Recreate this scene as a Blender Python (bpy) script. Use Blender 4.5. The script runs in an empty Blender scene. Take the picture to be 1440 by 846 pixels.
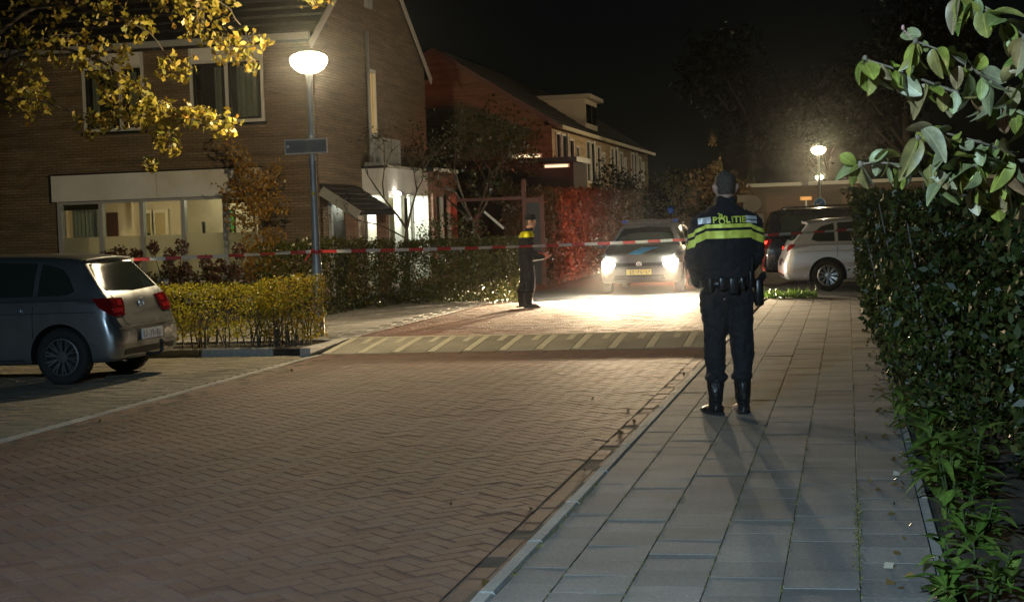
import bpy, bmesh, math, random
import numpy as np
from mathutils import Vector, Matrix, noise
from mathutils.bvhtree import BVHTree

random.seed(7)
rng = np.random.default_rng(7)
scene = bpy.context.scene
COL = scene.collection
R = math.radians

# ------------------------------------------------------------------ camera
cam_data = bpy.data.cameras.new("camera")
cam = bpy.data.objects.new("camera", cam_data)
COL.objects.link(cam)
PITCH, YAW, ROLL = 0.0495, 0.2125, 0.034
_fw = Vector((-math.sin(YAW) * math.cos(PITCH), math.cos(YAW) * math.cos(PITCH), -math.sin(PITCH)))
_rt = Vector((math.cos(YAW), math.sin(YAW), 0))
_up = _rt.cross(_fw)
_ri = _rt * math.cos(ROLL) - _up * math.sin(ROLL)
_ui = _rt * math.sin(ROLL) + _up * math.cos(ROLL)
_m = Matrix((_ri, _ui, -_fw)).transposed().to_4x4()
_m.translation = Vector((0, 0, 1.46))
cam.matrix_world = _m
cam_data.lens = 55.0
cam_data.sensor_width = 36.0
cam_data.clip_start = 0.05
cam_data.clip_end = 2000
scene.camera = cam

# ------------------------------------------------------------------ night sky
world = bpy.data.worlds.new("World")
scene.world = world
world.use_nodes = True
wn = world.node_tree
bg = wn.nodes["Background"]
sky = wn.nodes.new("ShaderNodeTexSky")
sky.sky_type = 'NISHITA'
sky.sun_disc = False
sky.sun_elevation = R(12)
sky.sun_rotation = R(200)
wn.links.new(sky.outputs[0], bg.inputs[0])
bg.inputs[1].default_value = 0.0004
scene.view_settings.view_transform = 'Standard'
scene.view_settings.look = 'None'
scene.view_settings.exposure = 0.0
scene.view_settings.gamma = 1.0
scene.cycles.max_bounces = 6
scene.cycles.diffuse_bounces = 3
scene.cycles.glossy_bounces = 3
scene.cycles.transmission_bounces = 4
scene.cycles.transparent_max_bounces = 8
scene.cycles.sample_clamp_indirect = 6.0
scene.cycles.caustics_reflective = False
scene.cycles.caustics_refractive = False
scene.cycles.use_denoising = True

# lamp strengths, all in one place
LAMP_W = 2150.0            # street lamp, inside its frosted bowl
HEAD_W = 27000.0
LED_W = 5200.0              # cool lamp behind the viewpoint
ROOM_W = 52.0
PORCH_W = 60.0
TAIL_W = 2200.0

# ------------------------------------------------------------------ helpers
def link(o, parent=None):
    COL.objects.link(o)
    if parent is not None:
        o.parent = parent
    return o

def tag(o, label=None, cat=None, group=None, kind=None):
    if label: o["label"] = label
    if cat: o["category"] = cat
    if group: o["group"] = group
    if kind: o["kind"] = kind
    return o

def empty(name, loc=(0, 0, 0), rz=0.0, label=None, cat=None, group=None):
    o = bpy.data.objects.new(name, None)
    o.empty_display_size = 0.2
    COL.objects.link(o)
    o.location = loc
    o.rotation_euler = (0, 0, rz)
    return tag(o, label, cat, group)

def copy_tree(o, parent=None):
    c = o.copy()
    COL.objects.link(c)
    if parent is not None:
        c.parent = parent
    for ch in list(o.children):
        copy_tree(ch, c)
    return c

class MB:
    """collects faces; build() links them as one mesh object"""
    def __init__(s):
        s.v = []; s.f = []; s.m = []
    def add(s, vs, fs, m=0):
        b = len(s.v)
        s.v += [tuple(p) for p in vs]
        s.f += [tuple(b + i for i in f) for f in fs]
        s.m += [m] * len(fs)
        return s
    def box(s, x0, x1, y0, y1, z0, z1, m=0):
        return s.add([(x0,y0,z0),(x1,y0,z0),(x1,y1,z0),(x0,y1,z0),(x0,y0,z1),(x1,y0,z1),(x1,y1,z1),(x0,y1,z1)],
                     [(3,2,1,0),(4,5,6,7),(0,1,5,4),(1,2,6,5),(2,3,7,6),(3,0,4,7)], m)
    def bar(s, p0, p1, w, h, m=0, up=(0,0,1)):
        p0 = Vector(p0); p1 = Vector(p1)
        d = (p1 - p0).normalized(); u = Vector(up)
        if abs(d.dot(u)) > .99: u = Vector((0,1,0))
        a = d.cross(u).normalized() * w / 2; b = a.cross(d).normalized() * h / 2
        vs = [p + i * a + j * b for p in (p0, p1) for i, j in ((-1,-1),(1,-1),(1,1),(-1,1))]
        return s.add(vs, [(3,2,1,0),(4,5,6,7),(0,1,5,4),(1,2,6,5),(2,3,7,6),(3,0,4,7)], m)
    def tube(s, pts, rad, n=8, m=0, cap=True):
        pts = [Vector(p) for p in pts]
        if not hasattr(rad, '__len__'): rad = [rad] * len(pts)
        rings = []
        pa = None
        for i, p in enumerate(pts):
            d = (pts[min(i+1, len(pts)-1)] - pts[max(i-1, 0)]).normalized()
            if pa is None:
                u = Vector((0,0,1)) if abs(d.z) < .9 else Vector((0,1,0))
                pa = d.cross(u).normalized()
            pa = (pa - d * pa.dot(d)).normalized()
            pb = d.cross(pa)
            rings.append([p + (pa * math.cos(2*math.pi*k/n) + pb * math.sin(2*math.pi*k/n)) * rad[i] for k in range(n)])
        return s.loft(rings, m, cap)
    def loft(s, rings, m=0, cap=True, closed=True):
        n = len(rings[0]); b = []
        vs = [q for r in rings for q in r]
        for i in range(len(rings)-1):
            for k in range(n if closed else n-1):
                k2 = (k+1) % n
                b.append((i*n+k, i*n+k2, (i+1)*n+k2, (i+1)*n+k))
        if cap:
            b.append(tuple(range(n-1, -1, -1)))
            b.append(tuple((len(rings)-1)*n + k for k in range(n)))
        return s.add(vs, b, m)
    def lathe(s, prof, c=(0,0,0), n=24, m=0, cap=True):
        return s.loft([[(c[0]+r*math.cos(2*math.pi*k/n), c[1]+r*math.sin(2*math.pi*k/n), c[2]+z) for k in range(n)] for r, z in prof], m, cap)
    def ell(s, c, r, n=12, k=8, m=0):
        rings = []
        for i in range(k+1):
            a = -math.pi/2 + math.pi*(i+.12)/(k+.24)
            rings.append([(c[0]+r[0]*math.cos(a)*math.cos(2*math.pi*j/n), c[1]+r[1]*math.cos(a)*math.sin(2*math.pi*j/n), c[2]+r[2]*math.sin(a)) for j in range(n)])
        return s.loft(rings, m)
    def grid(s, P, m=0):
        """P[i][j] points, None = hole"""
        idx = {}; vs = []
        for i, row in enumerate(P):
            for j, p in enumerate(row):
                if p is not None:
                    idx[i, j] = len(vs); vs.append(p)
        fs = []
        for i in range(len(P)-1):
            for j in range(len(P[0])-1):
                q = [(i,j),(i,j+1),(i+1,j+1),(i+1,j)]
                if all(k in idx for k in q): fs.append(tuple(idx[k] for k in q))
        return s.add(vs, fs, m)
    def mesh(s, name, mats, off=(0,0,0), smooth=False):
        me = bpy.data.meshes.new(name)
        me.from_pydata([(a-off[0], b-off[1], c-off[2]) for a, b, c in s.v], [], s.f)
        for k in (mats if isinstance(mats, (list, tuple)) else [mats]): me.materials.append(k)
        me.polygons.foreach_set('material_index', s.m)
        if smooth:
            me.polygons.foreach_set('use_smooth', [True]*len(s.f))
        me.update()
        return me
    def build(s, name, mats, parent=None, world=True, smooth=False, kind=None, auto=None):
        off = tuple(parent.location) if (parent is not None and world and parent.type == 'EMPTY') else (0,0,0)
        if parent is not None and world and parent.type == 'MESH':
            q = parent
            while q is not None and q.type != 'EMPTY': q = q.parent
            if q is not None: off = tuple(q.location)
        o = bpy.data.objects.new(name, s.mesh(name, mats, off, smooth))
        link(o, parent)
        if smooth and auto: sharp(o, auto)
        if kind: o["kind"] = kind
        return o

def sharp(o, deg=35):
    me = o.data
    bm = bmesh.new(); bm.from_mesh(me)
    lim = R(deg)
    for e in bm.edges:
        if len(e.link_faces) != 2 or e.calc_face_angle(0) > lim: e.smooth = False
    bm.to_mesh(me); bm.free()

# ------------------------------------------------------------------ materials
def mat(name):
    m = bpy.data.materials.new(name); m.use_nodes = True
    nt = m.node_tree
    return m, nt, nt.nodes["Principled BSDF"]

def simple(name, col, rough=.6, metal=0., noise_amt=.0, scale=8., bump=0., spec=.5, coat=0.):
    m, nt, p = mat(name)
    p.inputs['Roughness'].default_value = rough
    p.inputs['Metallic'].default_value = metal
    p.inputs['Specular IOR Level'].default_value = spec
    p.inputs['Coat Weight'].default_value = coat
    p.inputs['Coat Roughness'].default_value = .06
    p.inputs['Base Color'].default_value = (*col, 1)
    if noise_amt or bump:
        tc = nt.nodes.new('ShaderNodeTexCoord')
        n = nt.nodes.new('ShaderNodeTexNoise'); n.inputs['Scale'].default_value = scale; n.inputs['Detail'].default_value = 6
        nt.links.new(tc.outputs['Object'], n.inputs['Vector'])
        if noise_amt:
            r = nt.nodes.new('ShaderNodeValToRGB')
            r.color_ramp.elements[0].position = .3; r.color_ramp.elements[1].position = .7
            r.color_ramp.elements[0].color = (*[c*(1-noise_amt) for c in col], 1)
            r.color_ramp.elements[1].color = (*[min(1, c*(1+noise_amt)) for c in col], 1)
            nt.links.new(n.outputs['Fac'], r.inputs['Fac'])
            nt.links.new(r.outputs['Color'], p.inputs['Base Color'])
        if bump:
            b = nt.nodes.new('ShaderNodeBump'); b.inputs['Strength'].default_value = bump; b.inputs['Distance'].default_value = .01
            nt.links.new(n.outputs['Fac'], b.inputs['Height'])
            nt.links.new(b.outputs['Normal'], p.inputs['Normal'])
    return m

def emit(name, col, s):
    m, nt, p = mat(name)
    p.inputs['Base Color'].default_value = (*col, 1)
    p.inputs['Emission Color'].default_value = (*col, 1)
    p.inputs['Emission Strength'].default_value = s
    return m

def pieces(name, cols, rough=.75, src='object', nscale=30., bump=.35, big=1.2, spec=.4, moss=None):
    """stone/brick pieces: colour varied per piece (object random or 'tint' attribute), plus grain"""
    m, nt, p = mat(name)
    N = nt.nodes.new; L = nt.links.new
    if src == 'object':
        oi = N('ShaderNodeObjectInfo'); fac = oi.outputs['Random']
    else:
        at = N('ShaderNodeAttribute'); at.attribute_name = 'tint'; fac = at.outputs['Fac']
    r = N('ShaderNodeValToRGB')
    while len(r.color_ramp.elements) < len(cols): r.color_ramp.elements.new(.5)
    for i, c in enumerate(cols):
        r.color_ramp.elements[i].position = i/(len(cols)-1); r.color_ramp.elements[i].color = (*c, 1)
    L(fac, r.inputs['Fac'])
    geo = N('ShaderNodeNewGeometry')
    n1 = N('ShaderNodeTexNoise'); n1.inputs['Scale'].default_value = nscale; n1.inputs['Detail'].default_value = 8; n1.inputs['Roughness'].default_value = .7
    n2 = N('ShaderNodeTexNoise'); n2.inputs['Scale'].default_value = big; n2.inputs['Detail'].default_value = 4
    L(geo.outputs['Position'], n1.inputs['Vector']); L(geo.outputs['Position'], n2.inputs['Vector'])
    a = N('ShaderNodeMath'); a.operation = 'MULTIPLY_ADD'; a.inputs[1].default_value = 1.3; a.inputs[2].default_value = .35
    L(n1.outputs['Fac'], a.inputs[0])
    b = N('ShaderNodeMath'); b.operation = 'MULTIPLY_ADD'; b.inputs[1].default_value = .9; b.inputs[2].default_value = .55
    L(n2.outputs['Fac'], b.inputs[0])
    c = N('ShaderNodeMath'); c.operation = 'MULTIPLY'; L(a.outputs[0], c.inputs[0]); L(b.outputs[0], c.inputs[1])
    nv = N('ShaderNodeTexVoronoi'); nv.inputs['Scale'].default_value = 34; L(geo.outputs['Position'], nv.inputs['Vector'])
    sp = N('ShaderNodeMapRange'); sp.inputs[1].default_value = .10; sp.inputs[2].default_value = .14; sp.inputs[3].default_value = 1.9; sp.inputs[4].default_value = 1.0
    L(nv.outputs['Distance'], sp.inputs[0])
    n4 = N('ShaderNodeTexNoise'); n4.inputs['Scale'].default_value = .33; n4.inputs['Detail'].default_value = 9; n4.inputs['Roughness'].default_value = .65; L(geo.outputs['Position'], n4.inputs['Vector'])
    s4 = N('ShaderNodeMapRange'); s4.inputs[1].default_value = .3; s4.inputs[2].default_value = .7; s4.inputs[3].default_value = .62; s4.inputs[4].default_value = 1.35; L(n4.outputs['Fac'], s4.inputs[0])
    c2 = N('ShaderNodeMath'); c2.operation = 'MULTIPLY'; L(c.outputs[0], c2.inputs[0]); L(sp.outputs[0], c2.inputs[1])
    c3 = N('ShaderNodeMath'); c3.operation = 'MULTIPLY'; L(c2.outputs[0], c3.inputs[0]); L(s4.outputs[0], c3.inputs[1])
    mx = N('ShaderNodeVectorMath'); mx.operation = 'SCALE'
    L(r.outputs['Color'], mx.inputs[0]); L(c3.outputs[0], mx.inputs['Scale'])
    out = mx.outputs[0]
    if moss:
        n3 = N('ShaderNodeTexNoise'); n3.inputs['Scale'].default_value = 1.7; n3.inputs['Detail'].default_value = 7
        L(geo.outputs['Position'], n3.inputs['Vector'])
        rr = N('ShaderNodeMapRange'); rr.inputs[1].default_value = .58; rr.inputs[2].default_value = .75; rr.inputs[4].default_value = .55
        L(n3.outputs['Fac'], rr.inputs[0])
        mm = N('ShaderNodeMixRGB'); mm.inputs[2].default_value = (*moss, 1)
        L(rr.outputs[0], mm.inputs[0]); L(out, mm.inputs[1]); out = mm.outputs[0]
    L(out, p.inputs['Base Color'])
    p.inputs['Roughness'].default_value = rough
    p.inputs['Specular IOR Level'].default_value = spec
    bu = N('ShaderNodeBump'); bu.inputs['Strength'].default_value = bump; bu.inputs['Distance'].default_value = .006
    L(n1.outputs['Fac'], bu.inputs['Height']); L(bu.outputs['Normal'], p.inputs['Normal'])
    return m

def brickwall(name, c1, c2, mortar, w=.21, h=.0625):
    m, nt, p = mat(name)
    N = nt.nodes.new; L = nt.links.new
    geo = N('ShaderNodeNewGeometry'); sp = N('ShaderNodeSeparateXYZ'); L(geo.outputs['Position'], sp.inputs[0])
    ad = N('ShaderNodeMath'); L(sp.outputs[0], ad.inputs[0]); L(sp.outputs[1], ad.inputs[1])
    cb = N('ShaderNodeCombineXYZ'); L(ad.outputs[0], cb.inputs[0]); L(sp.outputs[2], cb.inputs[1])
    br = N('ShaderNodeTexBrick'); L(cb.outputs[0], br.inputs['Vector'])
    br.inputs['Scale'].default_value = 1.0
    br.inputs['Brick Width'].default_value = w; br.inputs['Row Height'].default_value = h
    br.inputs['Mortar Size'].default_value = .009; br.inputs['Mortar Smooth'].default_value = .2
    br.inputs['Color1'].default_value = (*c1, 1); br.inputs['Color2'].default_value = (*c2, 1); br.inputs['Mortar'].default_value = (*mortar, 1)
    n = N('ShaderNodeTexNoise'); n.inputs['Scale'].default_value = 2.2; n.inputs['Detail'].default_value = 8
    mp = N('ShaderNodeMapping'); mp.inputs['Scale'].default_value = (.35, 3.5, 1); L(cb.outputs[0], mp.inputs[0]); L(mp.outputs[0], n.inputs['Vector'])
    a = N('ShaderNodeMath'); a.operation = 'MULTIPLY_ADD'; a.inputs[1].default_value = 1.5; a.inputs[2].default_value = .25; L(n.outputs['Fac'], a.inputs[0])
    mx = N('ShaderNodeVectorMath'); mx.operation = 'SCALE'; L(br.outputs['Color'], mx.inputs[0]); L(a.outputs[0], mx.inputs['Scale'])
    L(mx.outputs[0], p.inputs['Base Color']); p.inputs['Roughness'].default_value = .85
    bu = N('ShaderNodeBump'); bu.inputs['Strength'].default_value = .7; bu.inputs['Distance'].default_value = .012; bu.invert = True
    L(br.outputs['Fac'], bu.inputs['Height']); L(bu.outputs['Normal'], p.inputs['Normal'])
    return m

def leafmat(name, cols, src='attr', rough=.42, trans=.3, spec=.5):
    m, nt, p = mat(name)
    N = nt.nodes.new; L = nt.links.new
    if src == 'attr':
        at = N('ShaderNodeAttribute'); at.attribute_name = 'tint'; fac = at.outputs['Fac']
    else:
        at = N('ShaderNodeObjectInfo'); fac = at.outputs['Random']
    r = N('ShaderNodeValToRGB')
    while len(r.color_ramp.elements) < len(cols): r.color_ramp.elements.new(.5)
    for i, c in enumerate(cols):
        r.color_ramp.elements[i].position = i/(len(cols)-1); r.color_ramp.elements[i].color = (*c, 1)
    L(fac, r.inputs['Fac'])
    col = r.outputs['Color']
    if src != 'attr':      # blotches within each leaf
        tc = N('ShaderNodeTexCoord'); n = N('ShaderNodeTexNoise'); n.inputs['Scale'].default_value = 28; n.inputs['Detail'].default_value = 5
        L(tc.outputs['Object'], n.inputs['Vector'])
        mr = N('ShaderNodeMapRange'); mr.inputs[1].default_value = .35; mr.inputs[2].default_value = .7; mr.inputs[3].default_value = .55; mr.inputs[4].default_value = 1.25
        L(n.outputs['Fac'], mr.inputs[0])
        sx = N('ShaderNodeSeparateXYZ'); L(tc.outputs['Object'], sx.inputs[0])
        ab = N('ShaderNodeMath'); ab.operation = 'ABSOLUTE'; L(sx.outputs[0], ab.inputs[0])
        vr = N('ShaderNodeMapRange'); vr.inputs[1].default_value = .0005; vr.inputs[2].default_value = .0016; vr.inputs[3].default_value = 1.7; vr.inputs[4].default_value = 1.; L(ab.outputs[0], vr.inputs[0])
        mv = N('ShaderNodeMath'); mv.operation = 'MULTIPLY'; L(mr.outputs[0], mv.inputs[0]); L(vr.outputs[0], mv.inputs[1]); mr = mv
        sc = N('ShaderNodeVectorMath'); sc.operation = 'SCALE'; L(col, sc.inputs[0]); L(mr.outputs[0], sc.inputs['Scale']); col = sc.outputs[0]
    L(col, p.inputs['Base Color']); p.inputs['Roughness'].default_value = rough; p.inputs['Specular IOR Level'].default_value = spec
    t = N('ShaderNodeBsdfTranslucent'); L(col, t.inputs[0])
    mx = N('ShaderNodeMixShader'); mx.inputs[0].default_value = trans
    L(p.outputs[0], mx.inputs[1]); L(t.outputs[0], mx.inputs[2])
    L(mx.outputs[0], nt.nodes['Material Output'].inputs[0])
    return m

def glassmat(name, tint=(.9,.95,.92), refl=.08, rough=.02):
    m, nt, p = mat(name)
    N = nt.nodes.new; L = nt.links.new
    tr = N('ShaderNodeBsdfTransparent'); tr.inputs[0].default_value = (*tint, 1)
    gl = N('ShaderNodeBsdfGlossy'); gl.inputs['Roughness'].default_value = rough
    mx = N('ShaderNodeMixShader'); mx.inputs[0].default_value = refl
    L(tr.outputs[0], mx.inputs[1]); L(gl.outputs[0], mx.inputs[2]); L(mx.outputs[0], nt.nodes['Material Output'].inputs[0])
    return m

M = {}
M['tile'] = pieces('paving_concrete', [(.15,.15,.15),(.19,.185,.18),(.23,.22,.21)], .8, 'object', 45, .6, 1.4, moss=(.07,.08,.04))
M['tile_s'] = pieces('paving_concrete_far', [(.15,.15,.15),(.19,.185,.18),(.23,.22,.21)], .8, 'attr', 45, .6, 1.4, moss=(.07,.08,.04))
M['brick'] = pieces('road_brick', [(.108,.050,.038),(.128,.062,.048),(.142,.076,.058),(.114,.068,.060)], .78, 'object', 75, 1., .8)
M['brick_s'] = pieces('road_brick_far', [(.108,.050,.038),(.128,.062,.048),(.142,.076,.058),(.114,.068,.060)], .78, 'attr', 75, 1., .8)
M['kerb'] = pieces('kerb_concrete', [(.27,.265,.25),(.33,.325,.31)], .8, 'object', 50, .5, 2.)
M['ramp'] = pieces('ramp_concrete', [(.21,.195,.165),(.25,.235,.2)], .85, 'object', 50, .5, 2.)
M['ramp_white'] = simple('ramp_marking', (.43,.40,.32), .7, noise_amt=.2, scale=20)
M['sand'] = simple('joint_sand', (.075,.055,.04), .95, noise_amt=.5, scale=6, bump=.6)
M['soil'] = simple('garden_soil', (.035,.028,.02), .95, noise_amt=.5, scale=9, bump=1.)
M['terrain'] = simple('ground_earth', (.05,.05,.035), .95, noise_amt=.4, scale=2, bump=.6)
M['asphalt'] = simple('street_asphalt', (.07,.068,.065), .85, noise_amt=.3, scale=25, bump=.5)
M['housebrick'] = brickwall('house_brick', (.25,.18,.115), (.20,.14,.085), (.125,.10,.07))
M['redbrick'] = brickwall('red_brick', (.36,.20,.14), (.28,.15,.10), (.2,.17,.14))
M['white'] = simple('white_painted_wood', (.72,.71,.67), .5, noise_amt=.06, scale=3)
M['panel'] = simple('white_fascia_board', (.84,.83,.80), .55, noise_amt=.12, scale=1.3)
M['greyframe'] = simple('grey_painted_frame', (.42,.43,.43), .5)
M['darkframe'] = simple('dark_frame', (.02,.022,.025), .4)
M['rooftile'] = simple('roof_tiles_dark', (.032,.03,.028), .75, noise_amt=.4, scale=5, bump=.8)
M['zinc'] = simple('zinc', (.35,.35,.34), .45, .5)
M['glass'] = glassmat('window_glass')
M['darkglass'] = simple('dark_window_glass', (.012,.014,.016), .06, spec=.8)
M['plaster'] = simple('beige_plaster', (.62,.53,.37), .9, noise_amt=.08, scale=2)
M['metal_pole'] = simple('galvanised_pole', (.40,.42,.43), .45, .35, noise_amt=.15, scale=6)
M['black'] = simple('black_plastic', (.015,.015,.016), .5)
M['rubber'] = simple('tyre_rubber', (.014,.014,.014), .85, bump=.4, scale=40)
M['alloy'] = simple('alloy_rim', (.6,.6,.6), .3, .9)
M['chrome'] = simple('chrome', (.8,.8,.8), .12, 1.)
M['bark'] = simple('bark', (.09,.075,.055), .9, noise_amt=.4, scale=12, bump=1.)
M['palebark'] = simple('pale_bark', (.34,.32,.27), .85, noise_amt=.3, scale=14, bump=.8)
M['twig'] = simple('twig_bark', (.22,.19,.16), .8, noise_amt=.3, scale=30, bump=.6)
# ------------------------------------------------------------------ leaf clouds
def leaf_cloud(name, P, size, mats, parent=None, aspect=.5, fold=.18, axis=None, axis_w=0., kind='stuff', jit=.35, tint=None, off=None):
    P = np.asarray(P, float); n = len(P)
    d = rng.normal(size=(n,3))
    d /= np.linalg.norm(d, axis=1)[:,None]
    if axis is not None:
        ax = np.asarray(axis, float)
        d = d*(1-axis_w) + ax*axis_w
        d /= np.linalg.norm(d, axis=1)[:,None]
    r = rng.normal(size=(n,3)); s = np.cross(d, r); s /= np.linalg.norm(s, axis=1)[:,None]
    u = np.cross(s, d)
    L = (size*(1+jit*rng.uniform(-1,1,n)))[:,None]
    if off is None: off = tuple(parent.location) if parent is not None and parent.type == 'EMPTY' else (0,0,0)
    P = P - np.array(off)
    V = np.empty((n,4,3))
    V[:,0] = P - d*L*.5
    V[:,1] = P + s*L*aspect*.5 + u*L*fold - d*L*.05
    V[:,2] = P + d*L*.5
    V[:,3] = P - s*L*aspect*.5 + u*L*fold - d*L*.05
    me = bpy.data.meshes.new(name)
    me.vertices.add(n*4); me.vertices.foreach_set('co', V.ravel())
    me.loops.add(n*4); me.loops.foreach_set('vertex_index', np.arange(n*4, dtype=np.int32))
    me.polygons.add(n); me.polygons.foreach_set('loop_start', np.arange(0,n*4,4,dtype=np.int32)); me.polygons.foreach_set('loop_total', np.full(n,4,dtype=np.int32))
    me.update(calc_edges=True)
    a = me.attributes.new('tint','FLOAT','POINT')
    t = rng.uniform(0,1,n) if tint is None else np.clip(tint,0,1)
    a.data.foreach_set('value', np.repeat(t,4).astype(np.float32))
    me.materials.append(mats)
    o = bpy.data.objects.new(name, me); link(o, parent)
    if kind: o['kind'] = kind
    return o

def box_points(n, x0,x1,y0,y1,z0,z1, shell=.6, rough=.06, clump=1.0):
    """points near the faces (not the bottom) of a hedge box, with an uneven outline"""
    out = []
    q = rng.uniform(0,1,(n*2,3))
    P = np.stack([x0+(x1-x0)*q[:,0], y0+(y1-y0)*q[:,1], z0+(z1-z0)*q[:,2]],1)
    # push a share to the surfaces
    sel = rng.uniform(0,1,n*2) < shell
    face = rng.integers(0,5,n*2)
    dx, dy, dz = x1-x0, y1-y0, z1-z0
    w = np.array([dy*dz, dy*dz, dx*dz, dx*dz, dx*dy]); w = w/w.sum()
    face = rng.choice(5, n*2, p=w)
    dep = np.abs(rng.normal(0, .07, n*2))
    for k in range(5):
        mk = sel & (face == k)
        if k == 0: P[mk,0] = x0 + dep[mk]
        if k == 1: P[mk,0] = x1 - dep[mk]
        if k == 2: P[mk,1] = y0 + dep[mk]
        if k == 3: P[mk,1] = y1 - dep[mk]
        if k == 4: P[mk,2] = z1 - dep[mk]
    nz = np.array([noise.noise(Vector(p*2.2*clump)) for p in P])
    nz2 = np.array([noise.noise(Vector(p*6.*clump+7)) for p in P])
    keep = (nz2 + rng.normal(0,.25,n*2)) > -.12
    c = np.array([(x0+x1)/2,(y0+y1)/2,(z0+z1)/2])
    g = P - c; g[:,2] = np.maximum(g[:,2], 0); g /= (np.linalg.norm(g,axis=1)[:,None]+1e-6)
    P = P + g*(nz*rough*2.2)[:,None] + rng.normal(0,.018,P.shape)
    return P[keep][:n]

def blob_points(n, c, r, seed=0, gap=.0, freq=1.4):
    c = np.array(c); r = np.array(r)
    out = []
    tot = 0
    while tot < n:
        d = rng.normal(size=(n*3,3)); d /= np.linalg.norm(d,axis=1)[:,None]
        rad = rng.uniform(.25,1,n*3)**.45
        nz = np.array([noise.noise(Vector(x*freq+seed)) for x in d])
        P = c + d*r*(rad*(1+.45*nz))[:,None]
        g = np.array([noise.noise(Vector(p*2.1/ max(.3,r.max()) *1.6 + seed*3.1)) for p in P])
        P = P[g > gap]
        out.append(P); tot += len(P)
        if len(P) == 0: gap -= .1
    return np.concatenate(out)[:n]

# ------------------------------------------------------------------ the setting
KERB_X = -1.48
def sheet(name, x0,x1,y0,y1,z, m, kind='structure'):
    o = MB().add([(x0,y0,z),(x1,y0,z),(x1,y1,z),(x0,y1,z)],[(0,1,2,3)]).build(name, m)
    return tag(o, kind=kind)

ground = sheet('ground', -400,400,-300,700,-.17, M['terrain'])

# --- road: sand bed, herringbone bricks, gutter
road = MB().box(-6.42,-1.51,-8,18.95,-.30,-.1048).build('road', M['sand'])
tag(road, kind='structure')

def brick_mesh(name, L, W, H, m, ch=.004):
    b = MB(); a, c = L/2, W/2
    b.add([(-a,-c,-H),(a,-c,-H),(a,c,-H),(-a,c,-H),(-a,-c,-ch),(a,-c,-ch),(a,c,-ch),(-a,c,-ch),
           (-a+ch,-c+ch,0),(a-ch,-c+ch,0),(a-ch,c-ch,0),(-a+ch,c-ch,0)],
          [(0,1,5,4),(1,2,6,5),(2,3,7,6),(3,0,4,7),(4,5,9,8),(5,6,10,9),(6,7,11,10),(7,4,8,11),(8,9,10,11)])
    return b.mesh(name, m)
BR = brick_mesh('brick', .206,.101,.05, M['brick'], .0035)

def view_xy(x, y, z):
    d = Vector((x,y,z)) - cam.location
    zz = d.dot(_fw)
    if zz <= .1: return None
    return 720+2200*d.dot(_ri)/zz, 423-2200*d.dot(_ui)/zz
def in_view(x,y,z,mx=25):
    q = view_xy(x,y,z)
    return q is not None and -mx < q[0] < 1440+mx and -mx < q[1] < 846+mx

def merged(name, base, mats_list, mtx, parent, kind='stuff', clip=None, m=None):
    """many copies of one small mesh joined into one, with a per-piece tint"""
    nv = len(base.vertices); co = np.array([v.co[:] for v in base.vertices]); fs = [tuple(p.vertices) for p in base.polygons]
    V = []; F = []; T = []
    for k, mt in enumerate(mtx):
        A = np.array(mt)[:3]
        V.append(co@A[:,:3].T + A[:,3]); T += [random.random()]*nv
        F += [tuple(i+k*nv for i in f) for f in fs]
    me = bpy.data.meshes.new(name)
    me.from_pydata(np.concatenate(V).tolist(), [], F)
    at = me.attributes.new('tint','FLOAT','POINT'); at.data.foreach_set('value', np.array(T, dtype=np.float32))
    me.materials.append(m)
    if clip:
        bm = bmesh.new(); bm.from_mesh(me)
        for co_, no_ in clip:
            bmesh.ops.bisect_plane(bm, geom=bm.verts[:]+bm.edges[:]+bm.faces[:], plane_co=co_, plane_no=no_, clear_outer=True)
        bm.to_mesh(me); bm.free()
    o = bpy.data.objects.new(name, me); link(o, parent)
    o['kind'] = kind
    return o

def lay(mesh, name, parent, placed, limit, far_mat, far_name, clip=None, force_far=()):
    """placed: list of (matrix, centre). nearest visible become objects, the rest one 'stuff' part"""
    vis = [p for p in placed if in_view(*p[1]) and p[2]]
    vis.sort(key=lambda p: (p[1][0]**2+p[1][1]**2))
    near = vis[:limit]; ids = set(id(p) for p in near)
    for p in near:
        o = bpy.data.objects.new(name, mesh); link(o, parent)
        o.matrix_local = p[0]
    rest = [p[0] for p in placed if id(p) not in ids]
    if rest: merged(far_name, mesh, None, rest, parent, 'stuff', clip, far_mat)

GX0, GX1 = -6.12, -1.70      # field between the gutters
u = .105
pl = []
c45 = math.cos(R(45))
for i in range(-90, 260):
    for j in range(-200, 200):
        s = (i-j) % 4
        if s == 0: a0, b0, rot = i+1, j+.5, 0
        elif s == 3: a0, b0, rot = i+.5, j+1, 1
        else: continue
        a, b = a0*u, b0*u
        x = (a-b)*c45 - 4.0; y = (a+b)*c45 + 4.0
        if not (GX0-.1 < x < GX1+.1 and -1 < y < 18.45): continue
        whole = GX0+.11 < x < GX1-.11 and y < 18.3
        if not whole and not (GX0-.08 < x < GX1+.08): continue
        z = -.1 + random.gauss(0,.0006) - .012*max(0, abs(x+3.9)-1.2)*.0
        mt = Matrix.Translation((x,y,z)) @ Matrix.Rotation(R(45)+ (R(90) if rot else 0) + random.gauss(0,.008), 4, 'Z') @ Matrix.Rotation(random.gauss(0,.0016),4,'X') @ Matrix.Rotation(random.gauss(0,.0016),4,'Y')
        pl.append((mt,(x,y,z),whole))
lay(BR, 'brick', road, pl, 290, M['brick_s'], 'brick_paving', clip=[((GX1,0,0),(1,0,0)),((GX0,0,0),(-1,0,0)),((0,18.42,0),(0,1,0))])
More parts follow.
